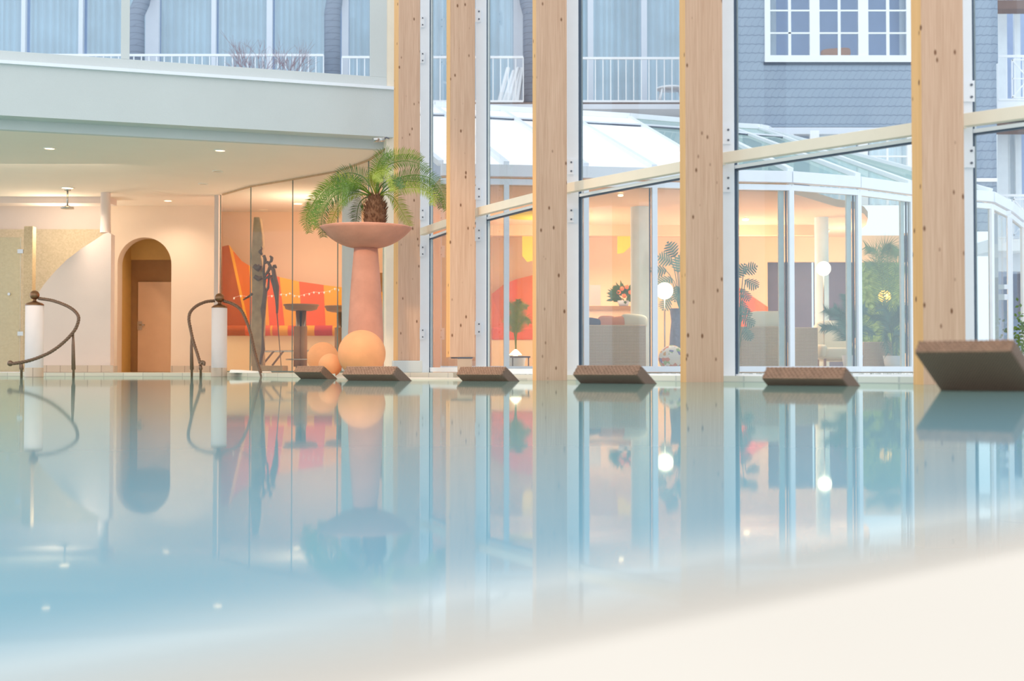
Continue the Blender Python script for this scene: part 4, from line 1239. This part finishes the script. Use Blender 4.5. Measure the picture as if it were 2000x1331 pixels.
for (px, py, hx, hz, mt, lbl, rz) in ((1161, 628, .16, .09, 'cushion_navy', 'navy cushion at the left of the sofa back', 10), (1185, 628, .17, .12, 'cushion_orange', 'pale peach cushion between the navy and orange ones', 0),
                             (1206, 627, .18, .11, 'cushion_orange', 'orange cushion left of the large cream cushion', -8), (1238, 625, .26, .14, 'cushion_cream', 'large cream cushion at the right of the sofa back', 5)):
    p = at(px, py, 24.2); p.z = zt + hz * .55
    MB().cushion(p, hx, .09, hz, Matrix.Rotation(math.radians(rz), 3, 'Y'), .55).build('throw_cushion', M_[mt], label=lbl, cat='cushion', group='cushions on the wicker sofa')
a, b, zt = sofa(1425, 1536, 638, 24.4, 'wicker sofa seen from behind with a tall cream back cushion, beside the split-leaf plant')
P = at(1495, 628, 24.75)
MB().cushion((P.x, 24.75, zt - .05), .36, .13, .36, None, .35).build('back_cushion', M_['cushion_cream'], label='tall cream back cushion rising over the wicker sofa', cat='cushion')
sofa(1552, 1598, 640, 25.2, 'narrow wicker sofa end between two white mullions')
# armchair
ac = thing('armchair', 'cream upholstered armchair between the slim column and the palms', 'armchair', at(1635, 727, 25.9))
X = gx(1637, 26); 
MB().cushion((X, 26.5, .72), .36, .16, .42, Matrix.Rotation(math.radians(-8), 3, 'X'), .35).build('backrest', M_['cushion_cream'], ac)
MB().cushion((X + .02, 26.05, .46), .4, .38, .12, None, .35).build('seat', M_['cushion_cream'], ac)
for dx in (-.36, .36):
    MB().cushion((X + dx, 26.1, .5), .08, .4, .14, None, .4).build('armrest', M_['cushion_cream'], ac)
for dx in (-.3, .3):
    for dy in (-.25, .35):
        MB().tube([(X + dx, 26.1 + dy, .085), (X + dx, 26.1 + dy, .36)], .025, 8).build('leg', M_['tablewood'], ac)
a, b, zt = sofa(1686, 1745, 668, 25.6, 'low wicker seat behind the drooping palm')

# low table in bay 2
lt = thing('low_table', 'low dark side table just inside the conservatory glass near the orange bench', 'table', at(1012, 727, 24.6))
mb = MB(); mb.pbox(996, 696, 1036, 699, 24.4, .6); mb.build('table_top', M_['black'], lt)
for x in (1000, 1031): 
    mb = MB(); mb.pbox(x, 699, x + 2.5, 727, 24.5, .06); mb.build('leg', M_['black'], lt)
nl2 = thing('napkin_lamp', 'small glowing table lamp on the low table', 'lamp', at(1007, 696, 24.6))
p = at(1007, 696, 24.65); MB().lathe([(.0, .13), (.02, .13), (.12, .03), (.12, .02), (.0, .02)], p, 20).build('lamp_shade', M_['globe'], nl2)
MB().lathe([(0, .02), (.04, .02), (.05, 0)], p, 16).build('foot', M_['steel'], nl2)

# counter & flowers
kc = thing('bar_counter', 'long pale counter with wooden top behind the wicker sofa', 'counter', at(1190, 727, 28.9))
mb = MB(); mb.pbox(1125, 598, 1262, 605, 28.6, .6); mb.build('counter_top', M_['tabletop'], kc)
mb = MB(); mb.pbox(1128, 605, 1260, 727, 28.7, .4); mb.build('counter_front', M_['peach'], kc)
fl = thing('flower_arrangement', 'bowl of orange flowers and green leaves on the counter', 'flowers', at(1218, 598, 28.9))
p = at(1218, 598, 28.9)
MB().lathe([(0, 0), (.1, 0), (.15, .12), (.14, .12), (.09, .02), (0, .02)], (p.x, p.y, p.z), 24).build('bowl', M_['render'], fl)
mb = MB()
for k in range(160):
    d = V((random.uniform(-1, 1), random.uniform(-.6, .6), random.uniform(-.2, 1))).normalized(); L_ = random.uniform(.2, .42)
    b_ = p + V((0, 0, .18)); s = d.cross(V((0, 1, .2))).normalized() * .035
    mb.add([b_ + d * L_ * .4, b_ + d * L_ * .7 + s, b_ + d * L_, b_ + d * L_ * .7 - s], [(0, 1, 2, 3)])
mb.build('leaves', M_['leaf_c'], fl, kind='stuff')
for dx, dz in ((-.05, .38), (.06, .42), (-.12, .3), (.0, .22), (.14, .3)):
    MB().sphere((p.x + dx, p.y - .15, p.z + dz), .05, 10, 7).build('blossom', M_['flower'], fl)
fc = thing('framed_card', 'small pale upright panel on the counter left of the flowers', 'panel', at(1163, 598, 28.9))
mb = MB(); mb.pbox(1152, 557, 1173, 597, 28.9, .02); mb.build('panel', M_['plaster_lilac'], fc)

# vase + split leaf plant
vz = thing('tall_vase', 'tall blue-grey glass vase on the floor beside the multicoloured ball', 'vase', at(1320, 727, 25.2))
p = at(1321, 727, 25.2)
MB().lathe([(0, 0), (.12, 0), (.15, .3), (.13, .7), (.1, 1.0), (.13, 1.25), (.11, 1.25), (.0, 1.2)], (p.x, p.y, .085), 24).build('vase_body', M_['vase'], vz)
def split_leaf_plant(px, Y, tips, lbl, zb, mt='leaf_d', size=.3):
    p = at(px, HZ, Y)
    t = thing('split_leaf_plant', lbl, 'plant', (p.x, Y, zb))
    for (tx, ty, ang) in tips:
        tip = at(tx, ty, Y + random.uniform(-.2, .1)); base = V((p.x, Y, zb + .05))
        mid = base.lerp(tip, .6) + V((0, 0, .15))
        P = smooth_path([base, mid, tip], 6)
        mb = MB(); mb.tube(P, .009, 5)
        d = V((math.cos(math.radians(ang)), -.3, math.sin(math.radians(ang)))).normalized(); s = d.cross(V((0, 1, 0))).normalized()
        for k in range(7):
            f = k / 6; c0 = tip + d * size * f
            for sg in (-1, 1):
                Lf = size * .6 * math.sin(math.pi * (.2 + .75 * f)); dd = (s * sg + d * .5 + V((0, 0, -.25))).normalized()
                w_ = d * size * .075
                mb.add([c0 - w_, c0 + w_, c0 + dd * Lf * .7 + w_ * .9, c0 + dd * Lf, c0 + dd * Lf * .7 - w_ * .6], [(0, 1, 2, 3, 4)])
        mb.build('leaf', M_[mt], t)
split_leaf_plant(1330, 24.9, [(1312, 512, 160), (1300, 528, 185), (1318, 500, 120), (1312, 545, 200), (1325, 530, 90), (1308, 580, 240), (1322, 560, 260), (1330, 510, 45), (1340, 540, 0)], 'dark split-leaf plant standing behind the glowing globe lamp', 1.2)
split_leaf_plant(1440, 24.2, [(1452, 530, 20), (1456, 548, -30), (1448, 565, -60), (1450, 620, -40), (1455, 640, -70), (1446, 600, -50), (1440, 540, 60), (1450, 590, -80)], 'dark split-leaf plant at the left edge of the cream-cushioned sofa', .2, size=.26)

# confetti ball
p = at(1312, HZ, 23.75); rr = 26 / F * 23.75
o = MB().sphere((0, 0, 0), rr, 36, 24).build('decorated_ball', M_['confetti'], label='white ball with multicoloured flecks on the conservatory floor', cat='ball')
o.location = (p.x, p.y, .19 + rr - .1)

# palms inside
def palm(px, Y, fr, lbl, zb=.085, mt='leaf_c', ll=.3):
    p = at(px, HZ, Y)
    t = thing('potted_palm', lbl, 'palm', (p.x, Y, zb))
    MB().lathe([(0, 0), (.15, 0), (.2, .32), (.18, .32), (.15, .28), (0, .28)], (p.x, Y, zb), 24).build('pot', M_['render'], t)
    for path in fr:
        P = smooth_path([V((p.x, Y, zb + .3))] + [at(x, y, Y + random.uniform(-.15, .15)) for x, y in path], 10)
        mb = MB(); mb.tube(P, .008, 5); n = len(P)
        for i in range(int(n * .35), n - 1):
            for sub in (0, .5):
                c0 = P[i].lerp(P[i+1], sub); T = (P[i+1] - P[i]).normalized(); s = T.cross(V((0, 1, 0))).normalized()
                for sg in (-1, 1):
                    f = (i - n * .35) / (n * .65)
                    d = (s * sg * .75 + T * .75 + V((0, random.uniform(-.4, .2), -.25))).normalized(); L_ = ll * (1 - .5 * f) * random.uniform(.8, 1.1)
                    mb.add([c0 - T * .012, c0 + T * .012, c0 + d * L_], [(0, 1, 2)])
        mb.build('frond', M_[mt], t)
palm(1665, 24.6, [[(1655, 660), (1640, 622), (1610, 605)], [(1658, 650), (1645, 615), (1628, 600)], [(1662, 640), (1658, 600), (1650, 575)], [(1655, 665), (1630, 640), (1605, 640)], [(1668, 650), (1675, 615), (1690, 600)], [(1665, 660), (1690, 640), (1705, 655)]],
     'feathery palm in front of the cream armchair', mt='leaf_d', ll=.28)
palm(1735, 26.8, [[(1728, 600), (1715, 500), (1690, 482)], [(1735, 560), (1735, 490), (1752, 500)], [(1730, 580), (1722, 500), (1738, 478), (1765, 500)], [(1730, 600), (1712, 520), (1690, 515)], [(1742, 580), (1755, 520), (1775, 530)]],
     'tallest palm, arching up against the garden opening', mt='leaf_e', ll=.4)
palm(1745, 25.4, [[(1745, 640), (1755, 610), (1775, 625)], [(1740, 650), (1725, 620), (1700, 620)], [(1745, 655), (1765, 650), (1768, 690)], [(1742, 650), (1752, 660), (1750, 700)], [(1740, 640), (1730, 605), (1712, 598)], [(1742, 640), (1760, 600), (1780, 606)], [(1740, 650), (1728, 650), (1735, 690)]],
     'low palm with drooping fronds at the right end of the conservatory', mt='leaf_d', ll=.34)
palm(1008, 25.6, [[(1005, 640), (1000, 600), (990, 592)], [(1010, 630), (1018, 596), (1030, 600)], [(1008, 640), (1012, 600), (1012, 585)], [(1004, 650), (995, 620), (985, 630)], [(1010, 650), (1025, 620), (1034, 632)]],
     'wispy palm beside the orange bench', mt='leaf_b', ll=.2)

# garden hedge beyond the back opening
mb = MB(); Yh = 33.2
M_['hedge'] = plain('hedge_leaf', (176, 196, 112), .6, noise=.2, scale=5, emit=.08); M_['hedge_d'] = plain('hedge_shade', (110, 136, 84), .8, noise=.3, scale=3, emit=.08)  # faint glow added to both leaf tones to brighten the hedge
for k in range(2600):
    x = random.uniform(gx(1670, Yh), gx(1775, Yh)); z = random.uniform(.05, 3.2 ); y = Yh + random.uniform(-.3, .3)
    d = V((random.uniform(-1, 1), random.uniform(-1, 0), random.uniform(-1, 1))).normalized(); s = d.cross(V((.3, 1, .2))).normalized() * .05; p = V((x, y, z))
    mb.add([p, p + d * .08 + s, p + d * .16, p + d * .08 - s], [(0, 1, 2, 3)])
mb.cur = 1; mb.box(gx(1665, Yh), Yh + .3, .05, gx(1780, Yh), Yh + .6, 3.2)
mb.build('garden_hedge', [M_['hedge'], M_['hedge_d']], label='green garden hedge seen through the far conservatory opening', cat='hedge')

# conservatory entrance door in last bay
ed = thing('glazed_door', 'white framed glazed double-panel door in the right end of the conservatory', 'door', at(1957, 727, 26.6))
for a, b, c_, d in ((1944, 418, 1949, 690), (1970, 424, 1975, 690), (1944, 556, 1975, 565), (1944, 575, 1975, 586), (1944, 412, 1975, 420), (1944, 706, 1975, 727)):
    mb = MB(); mb.pbox(a, b, c_, d, 26.4, .06); mb.build('door_frame', M_['white'], ed)

# ------------------------------------------------------------------ hotel building
YH = 34.0
hb_ = thing('hotel_building', 'pale hotel wing with curtained balcony windows and slate-clad piers', 'building', at(700, 723, YH + 1))
def part(nm, mt, l, t, r, b, Y, th=.1, par=None, bevel=0):
    mb = MB(); mb.pbox(l, t, r, b, Y, th); return mb.build(nm, M_[mt], par or hb_, bevel=bevel)
part('wall', 'grey_render', -200, 210, 1440, 420, YH + 1.0, .3)
part('upper_wall', 'room_dark', -200, -260, 1440, 210, YH + 2.6, .2)
part('floor_slab', 'render', -200, 203.5, 1440, 213, YH - .05, 1.6)
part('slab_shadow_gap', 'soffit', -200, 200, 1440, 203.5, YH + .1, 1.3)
# window posts
for (a, b) in ((-72, -60), (40, 52), (152, 164), (283, 312), (412, 423), (520, 533), (667, 681), (790, 806), (900, 910), (1003, 1023), (1148, 1158.5), (1253, 1263), (1338, 1350), (1400, 1412)):
    part('window_post', 'render', a, -260, b, 204, YH + 1.2, .14)
# curtains: folded surfaces
def curtain(l, r, Y, mt, par, t=-260, b=203):
    a, c_ = gx(l, Y), gx(r, Y); z0, z1 = at(0, b, Y).z, at(0, t, Y).z
    n = max(12, int((c_ - a) / .035)); ph = random.random() * 6
    def fn(u, v):
        x = a + (c_ - a) * u
        return (x, Y + .06 * math.sin(x * 34 + ph + 1.3 * math.sin(x * 7)), z0 + (z1 - z0) * v)
    mb = MB(); mb.grid(fn, n, 1); return mb.build('curtain', M_[mt], par)
segs = [(-60, 40), (52, 152), (164, 283), (312, 412), (423, 520), (533, 635), (681, 790), (806, 900), (910, 1003), (1040, 1148), (1158, 1253), (1263, 1338), (1350, 1400)]
for l, r in segs:
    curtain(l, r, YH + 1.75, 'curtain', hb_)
    mb = MB(); a, c_ = gx(l, YH + 1.35), gx(r, YH + 1.35)
    mb.add([(a, YH + 1.35, 7.0), (c_, YH + 1.35, 7.0), (c_, YH + 1.35, 13.2), (a, YH + 1.35, 13.2)], [(0, 1, 2, 3)]); mb.build('window_pane', M_['glass_bld'], hb_)
# slate clad round piers
for (x, sh_) in ((266, 17), (649, 6), (1040, -10)):
    r = (16 if x < 1000 else 19) / F * (YH + .4)
    P = [at(x, 212, YH + .4), at(x, 60, YH + .4), at(x, 28, YH + .4), at(x + sh_ * .6, 5, YH + .6), at(x + sh_ * 1.2, -40, YH + 1.2), at(x + sh_ * 1.5, -90, YH + 2)]
    o = MB().tube(P, [r] * len(P), 28).build('slate_pier', M_['slate_d'], hb_)
# balcony railing
def railing(l, r, ty, by, Y, n, lbl, cross=False, name='balcony_railing'):
    t = thing(name, lbl, 'railing', at((l + r) / 2, by, Y))
    a, b = at(l, ty, Y), at(r, ty, Y); z0 = at(l, by, Y).z
    MB().bar(a, b, .06, .06).build('top_rail', M_['plastic'], t)
    MB().bar((a.x, Y, z0), (b.x, Y, z0), .05, .05).build('bottom_rail', M_['plastic'], t)
    for k in range(n + 1):
        x = a.x + (b.x - a.x) * k / n
        MB().box(x - .012, Y - .012, z0, x + .012, Y + .012, a.z).build('baluster', M_['plastic'], t)
    return t, a, b, z0
railing(-20, 632, 108, 198, YH, 44, 'long white balcony railing left of the second slate pier')
railing(668, 1022, 112, 198, YH, 24, 'white balcony railing between the second and third slate piers')
railing(1058, 1432, 114, 198, YH, 25, 'white balcony railing right of the slate pier, behind the conservatory roof')
# plastic furniture on the balcony
pt = thing('plastic_table', 'white plastic table on the balcony, seen above the conservatory roof', 'table', at(1305, 203, YH + .5))
p = at(1310, 203, YH + .5); zt_ = at(1310, 172, YH + .5).z
MB().lathe([(0, 0), (.38, 0), (.38, -.05), (0, -.05)], (p.x, p.y, zt_), 32).build('table_top', M_['plastic'], pt)
for dx, dy in ((-.25, -.2), (.25, -.2), (-.25, .2), (.25, .2)):
    MB().tube([(p.x + dx * 1.25, p.y + dy, p.z), (p.x + dx, p.y + dy, zt_ - .04)], .03, 8).build('leg', M_['plastic'], pt)
for k, (px, lean) in enumerate(((975, 18), (984, 20), (993, 20), (1003, 12), (1011, 10))):
    a = at(px, 200, YH + .45); b = at(px + lean, 132 + (k % 2) * 6, YH + .7)
    t = thing('folded_chair', ['folded white plastic lounger leaning at the left end of the row', 'second folded white plastic lounger of the leaning row', 'middle folded white plastic lounger of the leaning row', 'fourth folded white plastic lounger of the leaning row', 'folded white plastic lounger leaning nearest the slate pier'][k], 'lounger', a, 'folded loungers on the balcony')
    MB().bar(a, b, .1, .09).build('frame', M_['plastic'], t, bevel=.02)
# shrubs behind clerestory
def shrub(px, Y, tips, lbl):
    b = at(px, 215, Y)
    mb = MB()
    def grow(p, d, L_, r, lev):
        q = p + d * L_
        mb.tube([p, q], [r, r * .6], 4, False)
        if lev:
            for _ in range(4):
                nd = (d + V((random.uniform(-.7, .7), random.uniform(-.3, .3), random.uniform(-.2, .5)))).normalized()
                grow(p.lerp(q, random.uniform(.4, 1)), nd, L_ * random.uniform(.5, .75), r * .6, lev - 1)
    for dx in tips: grow(b + V((dx * .3, 0, 0)), V((dx, 0, 1)).normalized(), .9, .012, 3)
    return mb.build('bare_shrub', M_['twig'], label=lbl, cat='shrub')
shrub(500, 32.5, (-.5, -.3, -.1, .1, .3), 'spiky bare shrub left of the taller one behind the upper window')
shrub(563, 32.5, (-.15, .0, .15), 'taller bare branching shrub behind the upper window')
# flat roof strip that carries the shrubs
MB().box(gx(-100, 32), 30.5, 6.2, gx(760, 32), 33.9, 6.6).build('roof_planter', M_['grey_render'], label='grey rooftop ledge carrying the bare shrubs', cat='ledge')

# ------------------------------------------------------------------ slate wing
YSl = 32.2
sw = thing('slate_building', 'slate-clad building wing with a white grid window above the conservatory', 'building', at(1600, 260, YSl))
def spart(nm, mt, l, t, r, b, Y=YSl, th=.1, par=None): 
    mb = MB(); mb.pbox(l, t, r, b, Y, th); return mb.build(nm, M_[mt], par or sw)
spart('slate_wall', 'slate', 1418, -260, 1496, 123, YSl, .3)
spart('slate_wall', 'slate', 1418, 123, 1946, 248, YSl, .3)
spart('slate_wall', 'slate', 1783, -260, 1946, 123, YSl, .3)
spart('slate_wall', 'slate', 1790, 248, 1946, 450, YSl, .3)
spart('inner_room', 'room_dark', 1496, -260, 1783, 123, YSl + .9, .1)
fw = spart('window_frame', 'plastic', 1494, 108, 1784, 121, YSl - .06, .2)
for a, b in ((1494, 1503), (1582, 1599), (1677, 1694), (1771, 1784)):
    spart('frame_upright', 'plastic', a, -260, b, 110, YSl - .04, .12, fw)
for a, b in ((1540, 1543.5), (1637, 1640), (1731.5, 1735)):
    spart('glazing_bar', 'plastic', a, -260, b, 110, YSl - .02, .05, fw)
for y in (-112, -67, -24, 20.5, 64.5):
    spart('glazing_bar', 'plastic', 1500, y - 1.5, 1775, y + 1.5, YSl - .02, .05, fw)
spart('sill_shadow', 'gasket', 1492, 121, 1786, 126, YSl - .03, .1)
mb = MB(); a = at(1503, 108, YSl + .02); b = at(1771, -260, YSl + .02); mb.add([(a.x, a.y, a.z), (b.x, a.y, a.z), (b.x, a.y, b.z), (a.x, a.y, b.z)], [(0, 1, 2, 3)]); mb.build('window_pane', M_['glass_bld'], sw)
curtain(1500, 1520, YSl + .45, 'curtain_white', sw, -260, 110); curtain(1762, 1775, YSl + .45, 'curtain_white', sw, -260, 110)
p = at(1632, 104, YSl + .5)
MB().cushion(p, .38, .1, .12, Matrix.Rotation(math.radians(-4), 3, 'Y')).build('headboard', M_['cushion_orange'], sw)
# lower windows
spart('band', 'render', 1440, 249, 1790, 262, YSl - .04, .3)
spart('lower_room', 'grey_render', 1440, 262, 1790, 400, YSl + .5, .1)
for a, b in ((1440, 1450), (1490, 1500), (1535, 1550), (1583, 1600), (1678, 1695), (1773, 1790)):
    spart('frame_upright', 'plastic', a, 255, b, 400, YSl - .04, .12)
for a in (1638, 1732): spart('glazing_bar', 'plastic', a, 262, a + 3, 400, YSl - .02, .05)
spart('glazing_bar', 'plastic', 1450, 304, 1775, 307, YSl - .02, .05)
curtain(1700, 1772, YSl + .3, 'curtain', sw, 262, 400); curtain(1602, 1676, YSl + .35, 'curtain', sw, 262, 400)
spart('white_band', 'plastic', 1900, 348, 1948, 355, YSl - .05, .1)

# balcony wing at far right
YBw = 33.0
bw = thing('balcony_building', 'building corner with stacked white balconies and pale curtains at the right edge', 'building', at(1990, 723, YBw + 1.5))
def bpart(nm, mt, l, t, r, b, Y=YBw, th=.1): 
    mb = MB(); mb.pbox(l, t, r, b, Y, th); return mb.build(nm, M_[mt], bw)
bpart('room', 'room_dark', 1940, -260, 2350, 727, YBw + 2.6, .2)
bpart('balcony_slab', 'plastic', 1948, 197, 2350, 217, YBw, 1.6)
bpart('balcony_slab', 'plastic', 1940, 466, 2350, 490, YBw, 1.6)
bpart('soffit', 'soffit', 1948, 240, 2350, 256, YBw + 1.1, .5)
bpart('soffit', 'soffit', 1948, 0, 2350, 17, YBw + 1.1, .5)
bpart('lintel', 'render', 1948, 217, 2350, 241, YBw + 1.5, .2)
for a, b in ((1950, 1964), (1985, 1990), (2085, 2100)): bpart('window_post', 'curtain_white', a, -260, b, 470, YBw + 1.9, .1)
curtain(1949, 1962, YBw + 2.1, 'curtain_white', bw, 17, 197); curtain(1949, 1987, YBw + 2.1, 'curtain_white', bw, 256, 440)
bpart('lower_wall', 'render', 1940, 488, 2350, 530, YBw + .3, .2)
bpart('garage_dark', 'black', 1990, 530, 2350, 620, YBw + 1.2, .1)
for (ty, by, lb) in ((110, 195, 'upper white balcony railing with fan pattern at the right edge'), (382, 464, 'lower white balcony railing with fan pattern at the right edge')):
    t, a, b, z0 = railing(1949, 2340, ty, by, YBw, 24, lb, name='balcony_grille')
    # square fan panel
    x0 = gx(1981, YBw); x1 = gx(2045, YBw); zt_, zb_ = a.z - .1, z0 + .05; cxm, czm = (x0 + x1) / 2, (zt_ + zb_) / 2
    mb = MB()
    for (p, q) in (((x0, zt_), (x1, zt_)), ((x0, zb_), (x1, zb_)), ((x0, zt_), (x0, zb_)), ((x1, zt_), (x1, zb_)), ((x0, zt_), (cxm, czm)), ((x1, zt_), (cxm, czm)), ((x0, zb_), (cxm, czm)), ((x1, zb_), (cxm, czm)), ((x0, czm), (x1, czm))):
        mb.bar((p[0], YBw - .03, p[1]), (q[0], YBw - .03, q[1]), .03, .03)
    mb.build('fan_panel', M_['plastic'], t)
# shrub at right
mb = MB(); p = at(1995, 650, 27.5)
for k in range(500):
    c = p + V((random.gauss(.2, .25), random.gauss(0, .2), random.gauss(-.1, .35))); c.z = max(c.z, .1)
    d = V((random.uniform(-1, 1), random.uniform(-1, 0), random.uniform(-1, 1))).normalized(); s = d.cross(V((.3, 1, .2))).normalized() * .03
    mb.add([c, c + d * .05 + s, c + d * .1, c + d * .05 - s], [(0, 1, 2, 3)])
gs = thing('garden_shrub', 'leafy green shrub outdoors at the right edge of the conservatory', 'shrub', (p.x + .2, p.y, .045))
mb.build('foliage', M_['leaf_a'], gs)
MB().tube([(p.x + .2, p.y, .045), (p.x + .2, p.y, p.z - .2)], .02, 6).build('stem', M_['twig'], gs)

# ------------------------------------------------------------------ lights in the hall
light('hall_spot_warm', 'SPOT', (-3.5, 11, 5.5), (1, .70, .40), 1700, .3, at(760, 600, 18), math.radians(38), .9)
light('hall_spot_side', 'SPOT', (-6.5, 13.5, 3.0), (1, .62, .28), 900, .3, at(1100, 620, 15.5), math.radians(40), .9)
light('deck_warm_fill', 'AREA', (-8.5, 22.5, 3.6), (1, .8, .62), 60, 3.0, (-8.5, 26, 0))  # added warm area fill over the deck, no fitting behind it
